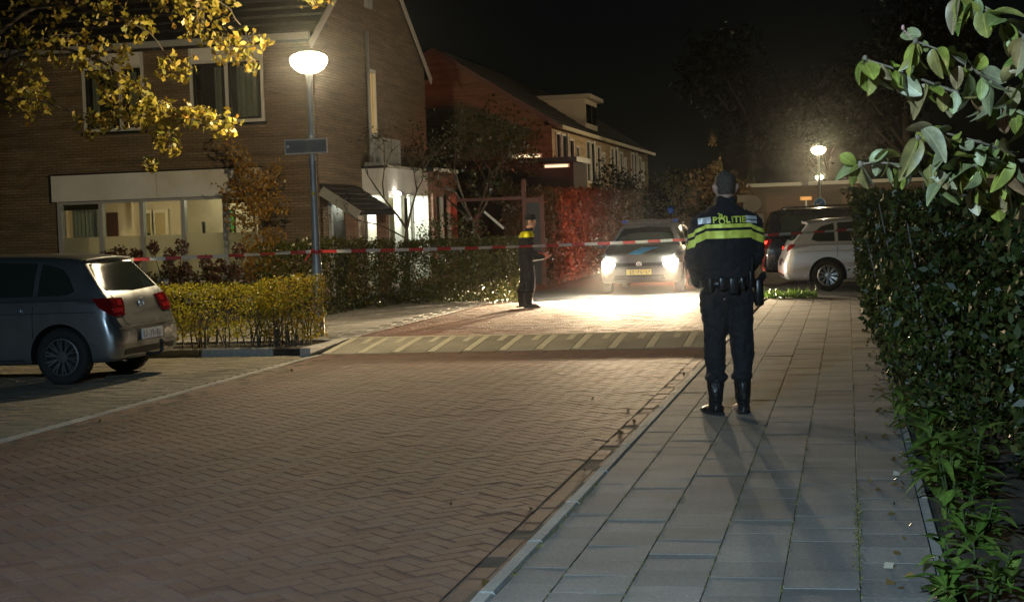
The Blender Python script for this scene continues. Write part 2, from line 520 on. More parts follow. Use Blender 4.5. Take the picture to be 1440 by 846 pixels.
# gutter courses of stretcher bricks along both sides and before the ramp
gut = []
for gx in (-1.752+.105, -1.536-.002): pass
for (gx) in (-1.645, -1.541, -6.175, -6.28, -6.385):
    y = -1 + random.random()*.2
    while y < 18.85:
        z = -.1+random.gauss(0,.0015)-.004
        gut.append((Matrix.Translation((gx,y,z)) @ Matrix.Rotation(R(90)+random.gauss(0,.01),4,'Z'),(gx,y,z),True))
        y += .212
for gy in (18.49,18.595):
    x = -6.05
    while x < -1.72:
        gut.append((Matrix.Translation((x,gy,-.1+random.gauss(0,.0015))) @ Matrix.Rotation(random.gauss(0,.008),4,'Z'),(x,gy,-.1),True)); x += .212
merged('gutter_course', BR, None, [g[0] for g in gut], road, 'stuff', None, M['brick_s'])
# a little litter in the gutter
lp = []
for k in range(16):
    y = rng.uniform(6,18); lp.append((rng.choice([-1.58,-1.66,-1.75,-2.2,-6.2])+rng.normal(0,.08), y, -.094))
for k in range(90):
    y = rng.uniform(5.8,20); lp.append((.30-abs(rng.normal(0,.10)), y, .004))
M['litter'] = leafmat('fallen_leaves', [(.16,.10,.03),(.10,.06,.02),(.22,.15,.04)], trans=.1)
tag(leaf_cloud('fallen_leaves', np.array(lp), .045, M['litter'], None, .8, .05), 'scattered fallen brown leaves along the road gutter and the path edge', 'leaves')

# --- sidewalk
sw = MB().box(-1.40,.335,-6,27.5,-.30,-.013).build('sidewalk', M['sand']); tag(sw, kind='structure')
TL = brick_mesh('paving_tile', .297,.298,.045, M['tile'], .0022)
TH = brick_mesh('half_tile', .298,.206,.045, M['tile'], .0022)
pl = []; half = []
for c in range(6):
    x = .018 + .3*(c-5+1) - .15 + .0
    y = -3 + (.16 if c % 2 else .29)
    while y < 27.4:
        z = random.gauss(0,.0007)
        w = .203 if c == 0 else .293
        xx = x if c else x+.045
        mt = Matrix.Translation((xx,y,z)) @ Matrix.Rotation(random.gauss(0,.003),4,'Z') @ Matrix.Rotation(random.gauss(0,.0022),4,'X') @ Matrix.Rotation(random.gauss(0,.0025),4,'Y')
        if c == 0: mt = mt @ Matrix.Rotation(R(90),4,'Z'); half.append((mt,(xx,y,z),True))
        else: pl.append((mt,(xx,y,z),True))
        y += .3
lay(TL, 'paving_tile', sw, pl, 225, M['tile_s'], 'far_paving')
lay(TH, 'edge_tile', sw, half, 60, M['tile_s'], 'far_edge_paving')
KB = brick_mesh('kerb_stone', .99,.078,.2, M['kerb'], .012)
for k in range(34):
    y = -3.5+k*1.0
    z = -.0012
    if y > 28: break
    o = bpy.data.objects.new('kerb_stone', KB); link(o, sw)
    o.matrix_local = Matrix.Translation((KERB_X+.039,y,z)) @ Matrix.Rotation(R(90)+random.gauss(0,.002),4,'Z')
KR = brick_mesh('edging_stone', .99,.05,.2, M['kerb'], .006)
for k in range(32):
    y = -3.3+k*1.0
    if y > 27: break
    o = bpy.data.objects.new('edging_stone', KR); link(o, sw)
    o.matrix_local = Matrix.Translation((.345,y,-.011+random.gauss(0,.002))) @ Matrix.Rotation(R(90),4,'Z')
# moss and weeds in the long joints
pts = []
for c in range(1,6):
    x = .018 + .3*(c-5)
    dens = [0,.7,.8,.9,1,.9][c]
    for k in range(int(2200*dens)):
        y = rng.uniform(4.5,27.3)
        if noise.noise(Vector((x*9,y*1.1,0))) > -.22 + .2*rng.normal(): pts.append((x+rng.normal(0,.004), y, rng.uniform(-.008,-.0005) + (.0 if y > 10.5 else .002)))
for k in range(500):      # a thicker strip in the joint right of centre
    y = rng.normal(7.3,.55); pts.append((.018+rng.normal(0,.012), y, rng.uniform(-.006,.005)))
for k in range(260):
    y = rng.uniform(6.2,8.6); pts.append((KERB_X+.09+rng.normal(0,.008), y, rng.uniform(-.006,.006)))
M['moss'] = leafmat('joint_moss', [(.10,.11,.02),(.18,.17,.04),(.28,.23,.07)], trans=.2)
tag(leaf_cloud('moss', np.array(pts), .011, M['moss'], sw, .6, .2, (0,0,1), .3), kind='stuff')
pts = []
for k in range(160):
    pts.append((-1.57+rng.normal(0,.045), 5.75+rng.normal(0,.09), -.085+abs(rng.normal(0,.02))))
M['grass'] = leafmat('grass_blades', [(.06,.13,.02),(.10,.2,.03),(.13,.2,.05)], trans=.3)
tag(leaf_cloud('grass_tuft', np.array(pts), .075, M['grass'], None, .12, .05, (0,0,1), .6), 'small bright green grass tuft in the gutter beside the kerb', 'grass')

# --- raised table with its ramp
tbl = MB().box(-6.55,-1.50,20.02,28.2,-.30,-.004).build('road_table', None or pieces('table_brick', [(.2,.15,.12),(.25,.2,.16)], .8, 'attr', 40, .8, 1.))
tag(tbl, kind='structure')
pts = []
# coarse visible brick rows on the table
TBm = brick_mesh('table_brick', .206,.1,.03, M['brick_s'], .004)
tb = []
y = 20.1
while y < 28.1:
    x = -6.5 + (.1 if int(y*10)%2 else 0)
    while x < -1.6:
        tb.append(Matrix.Translation((x+.1,y,.010+random.gauss(0,.0013))) @ Matrix.Rotation(random.gauss(0,.01),4,'Z') @ Matrix.Rotation(random.gauss(0,.008),4,'X')); x += .212
    y += .106
merged('brick_paving', TBm, None, tb, tbl, 'stuff', None, M['brick_s'])
pav = MB().box(-9.6,-6.56,19.7,28.9,-.30,.002).build('pavement', M['tile_s']); tag(pav, kind='structure')
PT = brick_mesh('paving_slab', .295,.295,.03, M['tile'], .004)
tiles = []
y = 19.9; r_ = 0
while y < 28.8:
    x = -9.4 + (.15 if r_ % 2 else 0)
    while x < -6.7:
        tiles.append(Matrix.Translation((x,y,.010+random.gauss(0,.0012)))); x += .3
    y += .3; r_ += 1
merged('far_paving', PT, None, tiles, pav, 'stuff', None, M['tile_s'])
# ramp: concrete ramp blocks with cream teeth
ramp = empty('road_ramp', (-4.0,18.7,-.1)); tag(ramp, kind='structure')
def ramp_y(x, t):   # bottom/top edge, slightly skewed across the road
    k = (x+6.5)/4.9
    return (18.62+.12*k)*(1-t) + (19.98+.03*k)*t
nb = 11
for k in range(nb):
    x0 = -6.50 + k*.452; x1 = x0+.444
    if k == nb-1: x1 = -1.51
    def q(x,t,dz=0):
        return (x, ramp_y(x,t), -.098+.108*(t**.92)+dz)
    b = MB()
    T = [0,.15,.5,.85,1]
    P = [[q(x,t) for t in T] for x in (x0,x1)]
    Q = [[(p[0],p[1],-.2) for p in r] for r in P]
    b.grid([P[1],P[0]]); b.grid([P[0],Q[0]]); b.grid([Q[1],P[1]]);
    b.add([P[0][0],P[1][0],Q[1][0],Q[0][0]],[(3,2,1,0)]); b.add([P[0][-1],P[1][-1],Q[1][-1],Q[0][-1]],[(0,1,2,3)])
    blk = b.build('ramp_block', M['ramp'], ramp)
    w = MB()
    def strip(xa,xb,ta,tb,dz=.005):
        n = 5
        w.grid([[q(xb,ta+(tb-ta)*i/n,dz) for i in range(n+1)],[q(xa,ta+(tb-ta)*i/n,dz) for i in range(n+1)]])
        w.grid([[q(xa,ta+(tb-ta)*i/n,dz) for i in range(n+1)],[q(xa,ta+(tb-ta)*i/n,-.002) for i in range(n+1)]])
    strip(x0+.01,x0+.105,.03,.90); strip(x0+.27,x0+.355,.58,.90)
    strip(x0+.002,x1-.002,.915,.985)
    w.build('ramp_marking', M['ramp_white'], blk)
rk = MB()
for xx in (-6.56,): rk.box(xx-.09,xx+.045,18.3,20.0,-.25,.012)
tag(rk.build('ramp_kerb', M['kerb'], ramp))

# --- parking bay, garden and the cross street
bay = MB().box(-14,-6.43,-8,18.55,-.30,-.108).build('parking_bay', M['tile_s']); tag(bay, kind='structure')
BY = brick_mesh('bay_brick', .206,.1,.03, M['brick_s'], .004)
M['bay_s'] = pieces('bay_brick', [(.12,.11,.09),(.16,.145,.115),(.19,.17,.13)], .85, 'attr', 50, .7, 1.1, moss=(.08,.09,.03))
bb = []
y = 11.0; r_ = 0
while y < 18.5:
    x = -12 + (.1 if r_ % 2 else 0)
    while x < -6.6:
        bb.append(Matrix.Translation((x,y,-.098+random.gauss(0,.0015))) @ Matrix.Rotation(random.gauss(0,.01),4,'Z')); x += .212
    y += .106; r_ += 1
merged('brick_paving', BY, None, bb, bay, 'stuff', None, M['bay_s'])
KG = brick_mesh('gutter_stone', .49,.1,.2, M['kerb'], .008)
for k in range(22):
    y = 7.8+k*.5
    if y > 18.3: break
    o = bpy.data.objects.new('gutter_stone', KG); link(o, bay); o.matrix_local = Matrix.Translation((-6.495,y,-.092)) @ Matrix.Rotation(R(90),4,'Z')
garden = MB().box(-30,-9.62,18.62,60,-.30,-.012).box(-9.62,-6.66,18.62,19.66,-.30,-.02).build('garden', M['soil']); tag(garden, kind='structure')
bed = MB().box(.375,8,-6,27.6,-.30,-.03).build('planting_bed', M['soil']); tag(bed, kind='structure')
for k in range(6):
    x = -11.6+k*1.0
    if x > -7.0: break
    o = bpy.data.objects.new('kerb_stone', KB); link(o, garden); o.matrix_local = Matrix.Translation((x,18.59,.0))
cross = sheet('cross_street', -6.9,60,27.9,70,-.105, M['asphalt'])
cross2 = sheet('side_street', -6.9,-1.2,70,140,-.105, M['asphalt'])
verge = MB().box(-1.6,.4,27.55,28.25,-.3,-.01).build('verge', M['soil']); tag(verge, kind='structure')
pts = np.stack([rng.uniform(-1.5,-.55,500), rng.uniform(27.55,28.2,500), np.abs(rng.normal(.02,.05,500))],1)
tag(leaf_cloud('grass', pts, .12, M['grass'], None, .14, .06, (0,0,1), .5), 'tufts of grass at the far end of the paved footpath', 'grass')
# ------------------------------------------------------------------ street lamps
M['bowl'] = bpy.data.materials.new('frosted_lamp_bowl'); M['bowl'].use_nodes = True
_nt = M['bowl'].node_tree; _nt.nodes.remove(_nt.nodes['Principled BSDF'])
_e = _nt.nodes.new('ShaderNodeEmission'); _e.inputs[0].default_value = (1,.90,.66,1); _e.inputs[1].default_value = 9.
_t = _nt.nodes.new('ShaderNodeBsdfTransparent'); _t.inputs[0].default_value = (1,.96,.9,1)
_x = _nt.nodes.new('ShaderNodeMixShader'); _x.inputs[0].default_value = .5
_nt.links.new(_e.outputs[0],_x.inputs[1]); _nt.links.new(_t.outputs[0],_x.inputs[2]); _nt.links.new(_x.outputs[0],_nt.nodes['Material Output'].inputs[0])
street_light = bpy.data.lights.new('lamp_light','POINT'); street_light.energy = LAMP_W; street_light.color = (1,.82,.50); street_light.shadow_soft_size = .07
M['lampcap'] = simple('lamp_cap_grey', (.5,.5,.48), .5)
M['stickerwhite'] = simple('white_sticker', (.8,.8,.78), .5)
M['yellowsticker'] = simple('yellow_sticker', (.85,.65,.04), .5)
def lamp(loc, label, group='street lamps along the road'):
    r = empty('street_lamp', loc, 0, label, 'street lamp', group)
    b = MB(); b.lathe([(.075,0),(.072,.95),(.064,1.02),(.056,1.1),(.047,2.2),(.040,3.45),(.048,3.5),(.048,3.60)], n=16)
    b.build('pole', M['metal_pole'], r, False, True, auto=40)
    MB().lathe([(.055,3.585),(.13,3.605),(.20,3.65),(.245,3.71),(.262,3.765),(.25,3.81),(.21,3.845),(.15,3.865)], n=28).build('lamp_bowl', M['bowl'], r, False, True)
    MB().lathe([(.151,3.864),(.14,3.88),(.06,3.90),(.01,3.902)], n=28).build('lamp_cap', M['lampcap'], r, False, True, auto=40)
    lo_ = bpy.data.objects.new('lamp_light', street_light); link(lo_, r); lo_.location = (0,0,3.735)
    return r
LX, LY = -7.12, 20.4
lamp1 = lamp((LX,LY,.0), 'lit street lamp with a round bowl head by the clipped yellow hedge')
lamp2 = copy_tree(lamp1); lamp2.location = (-.93,56,-.1); lamp2['label'] = 'tall lit street lamp far off beyond the parked cars, the higher of two lights'
lamp3 = copy_tree(lamp1); lamp3.location = (-1.66,101,-.05); lamp3['label'] = 'most distant street lamp, whose small light shows below the other lamp head'
# extras of the near lamp
ch = MB(); ch.box(LX-.01,LX+.03,LY-.063,LY-.055,1.93,1.98); ch.build('number_plate', M['yellowsticker'], lamp1)
nb_ = MB().tube([(LX,LY,2.36),(LX,LY,2.40)],.062,12).build('clamp', M['zinc'], lamp1)
nb2 = MB().tube([(LX,LY,2.72),(LX,LY,2.76)],.062,12).build('clamp', M['zinc'], lamp1)
# street name sign, seen from behind
sg = empty('street_sign', (LX-.05,LY-.07,2.5), 0, 'blank grey back of a street name sign with white rim on lamp pole', 'street sign')
M['signback'] = simple('sign_back_grey', (.20,.215,.23), .45, .2, noise_amt=.15, scale=5)
b = MB(); x0,x1 = LX-.345, LX+.235
b.box(x0,x1,LY-.085,LY-.078,2.515,2.685); b.build('sign_plate', M['signback'], sg)
b = MB()
b.box(x0-.012,x1+.012,LY-.1,LY-.074,2.685,2.702); b.box(x0-.012,x1+.012,LY-.1,LY-.074,2.498,2.515)
b.box(x0-.012,x0,LY-.1,LY-.074,2.5155,2.6845); b.box(x1,x1+.012,LY-.1,LY-.074,2.5155,2.6845); b.build('rim', M['white'], sg)
MB().box(x0+.012,x0+.05,LY-.089,LY-.0855,2.585,2.625).build('sticker', M['stickerwhite'], sg)
MB().tube([(LX-.04,LY-.09,2.52),(LX-.04,LY-.09,2.68)],.008,6).box(LX-.075,LX-.01,LY-.094,LY-.0855,2.665,2.68).box(LX-.075,LX-.01,LY-.094,LY-.0855,2.52,2.535).build('bracket', M['zinc'], sg)
# blue round sign on the far lamp pole
rs = empty('traffic_sign', (-.93,55.9,1.75), 0, 'round blue and white traffic sign on the pole of the far lamp', 'traffic sign')
def disc(mb, c, r, t=.02, n=24, m=0):   # faces -y
    mb.loft([[(c[0]+r*math.cos(2*math.pi*k/n), c[1]+yy, c[2]+r*math.sin(2*math.pi*k/n)) for k in range(n)] for yy in (t/2,-t/2)], m)
M['signblue'] = simple('sign_blue', (.05,.28,.62), .35)
b = MB(); disc(b,(-.93,55.84,1.78),.21); b.build('sign_plate', M['stickerwhite'], rs)
b = MB(); disc(b,(-.93,55.825,1.78),.185,.012); b.build('blue_face', M['signblue'], rs)
b = MB(); b.bar((-.85,55.815,1.86),(-1.0,55.815,1.71),.04,.012,0,(0,1,0)); b.bar((-1.02,55.815,1.70),(-.92,55.815,1.70),.035,.012,0,(0,1,0)); b.bar((-1.02,55.812,1.69),(-1.02,55.812,1.79),.035,.012,0,(0,1,0)); b.build('arrow', M['stickerwhite'], rs)
# lamp whose cool light falls on the foreground; it stands at the roadside behind the viewpoint
M['ledglass'] = emit('led_panel', (.78,.92,1.0), 25)
led = empty('led_street_lamp', (-2.4,-2.6,-.1), 0, 'cool white street lamp on a straight pole at the near end of the road', 'street lamp')
MB().lathe([(.07,0),(.065,2.),(.045,4.4)], n=12).build('pole', M['metal_pole'], led, False, True)
MB().bar((0,-.15,4.45),(0,.6,4.5),.22,.08).build('lamp_head', M['lampcap'], led, False)
MB().bar((0,.1,4.40),(0,.56,4.43),.16,.012).build('led_panel', M['ledglass'], led, False)
ll = bpy.data.lights.new('lamp_light','SPOT'); ll.energy = LED_W; ll.color = (.56,.82,1.0); ll.shadow_soft_size = .12; ll.spot_size = R(124); ll.spot_blend = 1.0
lo = bpy.data.objects.new('lamp_light', ll); link(lo, led); lo.location = (0,.33,4.32); lo.rotation_euler = (R(40),0,0)

# ------------------------------------------------------------------ the end-of-terrace house on the left
HY = 31.0; HX = -10.7; XL = -24.0
H = empty('brick_house', (-13.6,31.0,0), 0, 'end terrace brick house with white framed windows and lit ground floor', 'house')
w = MB()
# front wall, pieces butted round the openings (upper windows, ground floor glazing)
def wallx(x0,x1,z0,z1): w.box(x0,x1,HY,HY+.28,z0,z1)
W1 = (-13.46,-11.82,3.76,5.42); W2 = (-15.92,-14.50,3.70,5.42)
wallx(XL,-16.68,0,5.48); wallx(-16.68,-16.6,0,2.8)
wallx(-16.68,W2[0],2.8,5.48); wallx(W2[1],W1[0],2.8,5.48); wallx(W1[1],HX,2.8,5.48)
wallx(W2[0],W2[1],2.8,W2[2]); wallx(W1[0],W1[1],2.8,W1[2]); wallx(W2[0],W2[1],5.42,5.48); wallx(W1[0],W1[1],5.42,5.48)
wallx(-11.95,HX,0,2.8)
# gable wall facing the street, with its narrow window opening
RY, RZ, SL = 35.35, 8.52, .68
def gz(y): return RZ - SL*abs(y-RY) - .02
ow = (34.62,35.24,3.58,5.12)
ys = [HY+.28, 32, 33, ow[0], ow[1], 36, 37, 38, 39.0, 39.7]
for a,b_ in zip(ys[:-1], ys[1:]):
    segs = [(0,None)] if not (a >= ow[0] and b_ <= ow[1]) else [(0,ow[2]),(ow[3],None)]
    for z0,z1 in segs:
        za, zb = (gz(a),gz(b_)) if z1 is None else (z1,z1)
        mid = None
        if z1 is None and a < RY < b_:
            for (p,q) in ((a,RY),(RY,b_)):
                w.add([(HX-.28,p,z0),(HX,p,z0),(HX,q,z0),(HX-.28,q,z0),(HX-.28,p,gz(p)),(HX,p,gz(p)),(HX,q,gz(q)),(HX-.28,q,gz(q))],[(3,2,1,0),(4,5,6,7),(0,1,5,4),(1,2,6,5),(2,3,7,6),(3,0,4,7)])
        else:
            w.add([(HX-.28,a,z0),(HX,a,z0),(HX,b_,z0),(HX-.28,b_,z0),(HX-.28,a,za),(HX,a,za),(HX,b_,zb),(HX-.28,b_,zb)],[(3,2,1,0),(4,5,6,7),(0,1,5,4),(1,2,6,5),(2,3,7,6),(3,0,4,7)])
w.box(XL,HX-.28,39.42,39.7,0,5.3)
w.build('wall', M['housebrick'], H)
# roof planes with rows of tiles
rf = MB()
rows = 15
for side in (-1,1):
    for k in range(rows):
        t0, t1 = k/rows, (k+1)/rows
        yA = RY + side*(4.75*(1-t0)); yB = RY + side*(4.75*(1-t1))
        zA = RZ - SL*abs(yA-RY)+.03; zB = RZ - SL*abs(yB-RY)
        rf.add([(XL,yA,zA+.05),(HX+.06,yA,zA+.05),(HX+.06,yB,zB+.03),(XL,yB,zB+.03),(XL,yA,zA-.02),(HX+.06,yA,zA-.02)],[(0,1,2,3) if side<0 else (3,2,1,0),(0,4,5,1) if side<0 else (1,5,4,0)])
roof = rf.build('roof', M['rooftile'], H)
b = MB()
for y0,y1 in ((30.58,RY),(40.1,RY)):
    z0,z1 = RZ-SL*abs(y0-RY), RZ
    b.bar((HX+.08,y0,z0-.04),(HX+.08,y1,z1-.04),.03,.17)
b.build('barge_board', simple('pale_barge_board',(.55,.52,.46),.6), H)
b = MB(); b.box(XL,HX+.06,30.5,30.64,5.36,5.49); b.build('gutter', M['greyframe'], H)
MB().box(XL,HX,30.66,30.998,5.42,5.47).build('soffit', M['white'], H)
# upper windows
def upper_window(x0,x1,z0,z1,mull,curt):
    f = MB(); t=.065
    f.box(x0,x0+t,HY-.03,HY+.08,z0,z1); f.box(x1-t,x1,HY-.03,HY+.08,z0,z1)
    f.box(x0+t,x1-t,HY-.03,HY+.08,z0,z0+t); zt = 5.02
    f.box(x0+t,x1-t,HY-.03,HY+.08,zt,zt+t)
    f.box(mull-.035,mull+.035,HY-.03,HY+.08,z0+t,zt)
    fr = f.build('window', M['white'], H)
    MB().box(x0+t,x1-t,HY-.01,HY+.05,zt+t,z1).build('panel', M['panel'], fr)
    MB().box(x0-.04,x1+.04,HY-.07,HY-.031,z0-.06,z0-.002).build('sill', M['darkframe'], fr)
    for xa,xb in ((x0+t,mull-.035),(mull+.035,x1-t)):
        g = MB(); g.box(xa,xa+.05,HY+.0,HY+.06,z0+t,zt); g.box(xb-.05,xb,HY+.0,HY+.06,z0+t,zt); g.box(xa+.05,xb-.05,HY,HY+.06,z0+t,z0+t+.05); g.box(xa+.05,xb-.05,HY,HY+.06,zt-.05,zt)
        g.build('casement', M['darkframe'], fr)
        MB().box(xa+.05,xb-.05,HY+.03,HY+.036,z0+t+.05,zt-.05).build('pane', M['glass'], fr)
    c = MB()
    for (ca,cb) in curt:
        n = int((cb-ca)/.05)+2
        c.grid([[(ca+(cb-ca)*i/n, HY+.22+.025*math.sin(i*2.1), z) for i in range(n+1)] for z in (z0+.1,zt-.06)])
    c.build('curtain', M['curtain'], fr)
    MB().box(x0,x1,HY+.6,HY+.62,z0-.1,z1).build('shade_board', M['room_shade'], fr)
M['curtain'] = simple('grey_green_curtain', (.22,.225,.20), .9, noise_amt=.15, scale=4)
M['room_shade'] = simple('painted_room_shade', (.012,.012,.013), .9)  # near-black backing board, the unlit room's shade put into its colour
upper_window(*W1, -12.64, [(-13.0,-12.7),(-12.5,-11.95)])
upper_window(*W2, -15.05, [(-15.8,-15.66),(-14.95,-14.6)])
# white fascia over the ground floor glazing
for a,b_ in ((-16.68,-14.262),(-14.25,-11.95)):
    MB().box(a,b_,HY-.16,HY+.1,2.245,2.80).build('fascia_board', M['panel'], H)
MB().box(-16.70,-11.93,HY-.2,HY+.1,2.803,2.835).build('lead_flashing', M['darkframe'], H)
posts = [-16.56,-15.60,-14.66,-13.72,-12.78,-12.0]
f = MB()
for k,x in enumerate(posts):
    f.box(x-.042,x+.042,HY-.09,HY+.06,.5,2.243)
for a,b_ in zip(posts[:-1],posts[1:]):
    f.box(a+.042,b_-.042,HY-.07,HY+.05,.5,.57); f.box(a+.042,b_-.042,HY-.07,HY+.05,2.18,2.243)
gw = f.build('bay_window', M['greyframe'], H)
M['frost'] = mat('frosted_film')[0]
p = M['frost'].node_tree.nodes["Principled BSDF"]
p.inputs['Base Color'].default_value = (.52,.53,.42,1); p.inputs['Roughness'].default_value = .5
_t = M['frost'].node_tree.nodes.new('ShaderNodeBsdfTranslucent'); _t.inputs[0].default_value = (.75,.74,.58,1)
_x = M['frost'].node_tree.nodes.new('ShaderNodeMixShader'); _x.inputs[0].default_value = .55
M['frost'].node_tree.links.new(p.outputs[0],_x.inputs[1]); M['frost'].node_tree.links.new(_t.outputs[0],_x.inputs[2]); M['frost'].node_tree.links.new(_x.outputs[0], M['frost'].node_tree.nodes['Material Output'].inputs[0])
for a,b_ in zip(posts[:-1],posts[1:]):
    MB().box(a+.042,b_-.042,HY-.02,HY-.012,.57,1.47).build('frosted_pane', M['frost'], gw)
    MB().box(a+.042,b_-.042,HY-.02,HY-.012,1.473,2.18).build('pane', M['glass'], gw)
MB().box(-16.6,-11.95,HY+.0,HY+.2,0,.498).build('base_panel', M['panel'], H)
MB().box(-16.51,-15.65,HY+.03,HY+.06,2.06,2.175).box(-12.73,-12.05,HY+.03,HY+.06,2.08,2.175).build('roller_blind', M['darkframe'], gw)
# the lit room behind
rm = MB(); a,b_,y0,y1,z0,z1 = -18.6,-11.3,HY+.29,35.2,.02,2.55
rm.add([(a,y1,z0),(b_,y1,z0),(b_,y1,z1),(a,y1,z1)],[(3,2,1,0)])
rm.add([(a,y0,z0),(a,y1,z0),(a,y1,z1),(a,y0,z1)],[(0,1,2,3)])
rm.add([(b_,y0,z0),(b_,y1,z0),(b_,y1,z1),(b_,y0,z1)],[(0,1,2,3)])
rm.add([(a,y0,z1),(b_,y0,z1),(b_,y1,z1),(a,y1,z1)],[(0,1,2,3)])
rm.add([(a,y0,z0),(b_,y0,z0),(b_,y1,z0),(a,y1,z0)],[(0,1,2,3)])
rm.box(-14.62,-12.3,33.05,33.15,.03,2.54); rm.box(-16.66,-16.6,34.6,35.19,.03,2.54)
rm.build('room', M['plaster'], H)
def ylx(px, Yv):  # helper used once to set furniture by world x
    return px
M['reddoor'] = simple('dark_red_door', (.05,.018,.014), .5)
M['cream'] = simple('cream_paint', (.75,.68,.5), .6)
def idoor(x0,x1,m,frame=True):
    d = MB().box(x0,x1,35.13,35.17,.03,2.0).build('door', m, H)
    if frame:
        e = MB(); e.box(x0-.08,x0,35.1,35.19,.03,2.08); e.box(x1,x1+.08,35.1,35.19,.03,2.08); e.box(x0,x1,35.1,35.19,2.0,2.08); e.build('door_frame', M['cream'], d)
    MB().ell((x1-.1,35.09,1.0),(.03,.04,.03),8,6).build('handle', M['chrome'], d)
MB().box(-17.57,-17.29,35.12,35.17,.03,2.05).build('door', M['reddoor'], H)
idoor(-16.30,-16.04,simple('cream_glazed_door',(.5,.4,.2),.5)); idoor(-16.53,-16.42,simple('olive_glazed_door',(.28,.23,.08),.5))
rl = bpy.data.lights.new('room_light','POINT'); rl.energy = ROOM_W; rl.color = (1,.83,.58); rl.shadow_soft_size = .15
ro = bpy.data.objects.new('room_light', rl); link(ro, H); ro.location = Vector((-15.6,33.2,2.3)) - H.location
rl2 = rl.copy(); rl2.energy = ROOM_W*.5; rl2.color = (1,.90,.66); ro2 = bpy.data.objects.new('room_light', rl2); link(ro2, H); ro2.location = Vector((-13.2,32.2,2.3)) - H.location
rl3 = rl.copy(); rl3.energy = ROOM_W*.09; ro3 = bpy.data.objects.new('room_light', rl3); link(ro3, H); ro3.location = Vector((-16.72,34.85,1.35)) - H.location
# things in the room
def frame_pic(x0,x1,z0,z1,cols,label,yy=0):
    e = empty('picture', ((x0+x1)/2,35.1+yy,z0), 0, label, 'picture')
    MB().box(x0,x1,35.12+yy,35.15+yy,z0,z1).build('frame', M['black'], e)
    n = len(cols)
    for i,c in enumerate(cols):
        MB().box(x0+.03+(x1-x0-.06)*i/n,x0+.03+(x1-x0-.06)*(i+1)/n,35.105+yy,35.118+yy,z0+.03,z1-.03).build('canvas', simple('canvas_colour',c,.7), e)
frame_pic(-18.12,-17.8,1.3,1.95,[(.02,.02,.025)],'dark framed picture on the room wall behind the leftmost pane')
frame_pic(-13.66,-13.40,1.15,1.98,[(.35,.05,.05),(.05,.10,.25),(.1,.35,.05)],'red blue and green painting on the room wall behind the rightmost pane',-2.11)
cu = MB(); n = 26
cu.grid([[(-16.5+.62*i/n, HY+.36+.03*math.sin(i*1.7), z) for i in range(n+1)] for z in (.1,2.1)])
tag(cu.build('curtain', simple('pale_green_curtain',(.38,.39,.34),.9)), 'pale green curtain hanging behind the leftmost ground floor pane', 'curtain')
vs = empty('vase', (-13.55,31.6,.5), 0, 'dark slender vase standing behind the fourth ground floor pane', 'vase')
vs_b = MB().lathe([(.05,.0),(.10,.2),(.07,.5),(.035,.75),(.03,.98),(.045,1.22)],(-13.55,31.6,.5),14).build('vessel', M['black'], vs, True, True)
sb = empty('sideboard', (-13.2,31.65,.02), 0, 'low sideboard under the window with a dark bowl on it', 'sideboard')
MB().box(-13.7,-12.95,31.45,31.85,.1,.498).build('cabinet', M['bark'], sb)
for lx in (-13.65,-13.0): MB().box(lx,lx+.05,31.5,31.8,.02,.099).build('leg', M['bark'], sb)
bw = MB().lathe([(.05,0),(.14,.06),(.17,.14),(.15,.13),(.02,.03)],(-13.2,31.65,.5),16).build('bowl', M['black'], None, True, True)
tag(bw, 'dark shallow bowl on the sideboard behind the window', 'bowl')

for (x,y,z,r_,lab) in ((-14.9,31.75,.5,.07,'small round dark pot on the sill behind the fourth pane'),(-13.0,31.7,.5,.09,'leafless dark table ornament near the brick pier pane')):
    e = empty('ornament', (x,y,z), 0, lab, 'ornament')
    MB().lathe([(r_*.6,.0),(r_,.25),(r_*.7,.62),(r_*.35,.9),(r_*.5,1.02)],(x,y,z),12).build('vessel', M['black'], e, True, True)
bt_ = MB().box(-14.2,-13.75,32.96,33.0,.9,1.35).build('screen', M['black'], None); tag(bt_, 'black flat screen on the inner wall behind the rightmost pane', 'television')
# gable details: drain pipe, lit slit window, small balcony box, side porch, canopy
MB().tube([(HX+.07,34.52,2.85),(HX+.07,34.52,5.95)],.045,10).build('drainpipe', M['greyframe'], H, True, True)
MB().box(HX+.01,HX+.09,34.6,35.0,6.5,7.6).build('vent_pipe', M['greyframe'], H)
f = MB(); f.box(HX-.1,HX+.03,34.62,34.69,3.58,5.12); f.box(HX-.1,HX+.03,35.17,35.24,3.58,5.12); f.box(HX-.1,HX+.03,34.69,35.17,3.58,3.65); f.box(HX-.1,HX+.03,34.69,35.17,5.05,5.12)
sw_ = f.build('slit_window', M['white'], H)
M['amber'] = emit('lit_amber_blind', (1,.55,.16), .62)
MB().box(HX-.09,HX-.07,34.69,35.17,3.65,5.05).build('lit_blind', M['amber'], sw_)
MB().box(HX-.03,HX-.025,34.69,35.17,3.65,5.05).build('pane', M['glass'], sw_)
b = MB()
b.box(HX+.01,HX+.42,34.2,35.75,2.87,2.95)
for y in (34.2,35.71): b.box(HX+.38,HX+.42,y,y+.04,2.95,3.5)
b.box(HX+.38,HX+.42,34.24,35.71,3.46,3.5)
bal = b.build('balcony', M['greyframe'], H)
for k in range(12): 
    MB().box(HX+.39,HX+.41,34.32+k*.115,34.34+k*.115,2.95,3.46).build('baluster', M['greyframe'], bal)
MB().box(HX+.02,HX+.14,34.6,35.25,2.96,3.5).build('planter_box', M['greyframe'], bal)
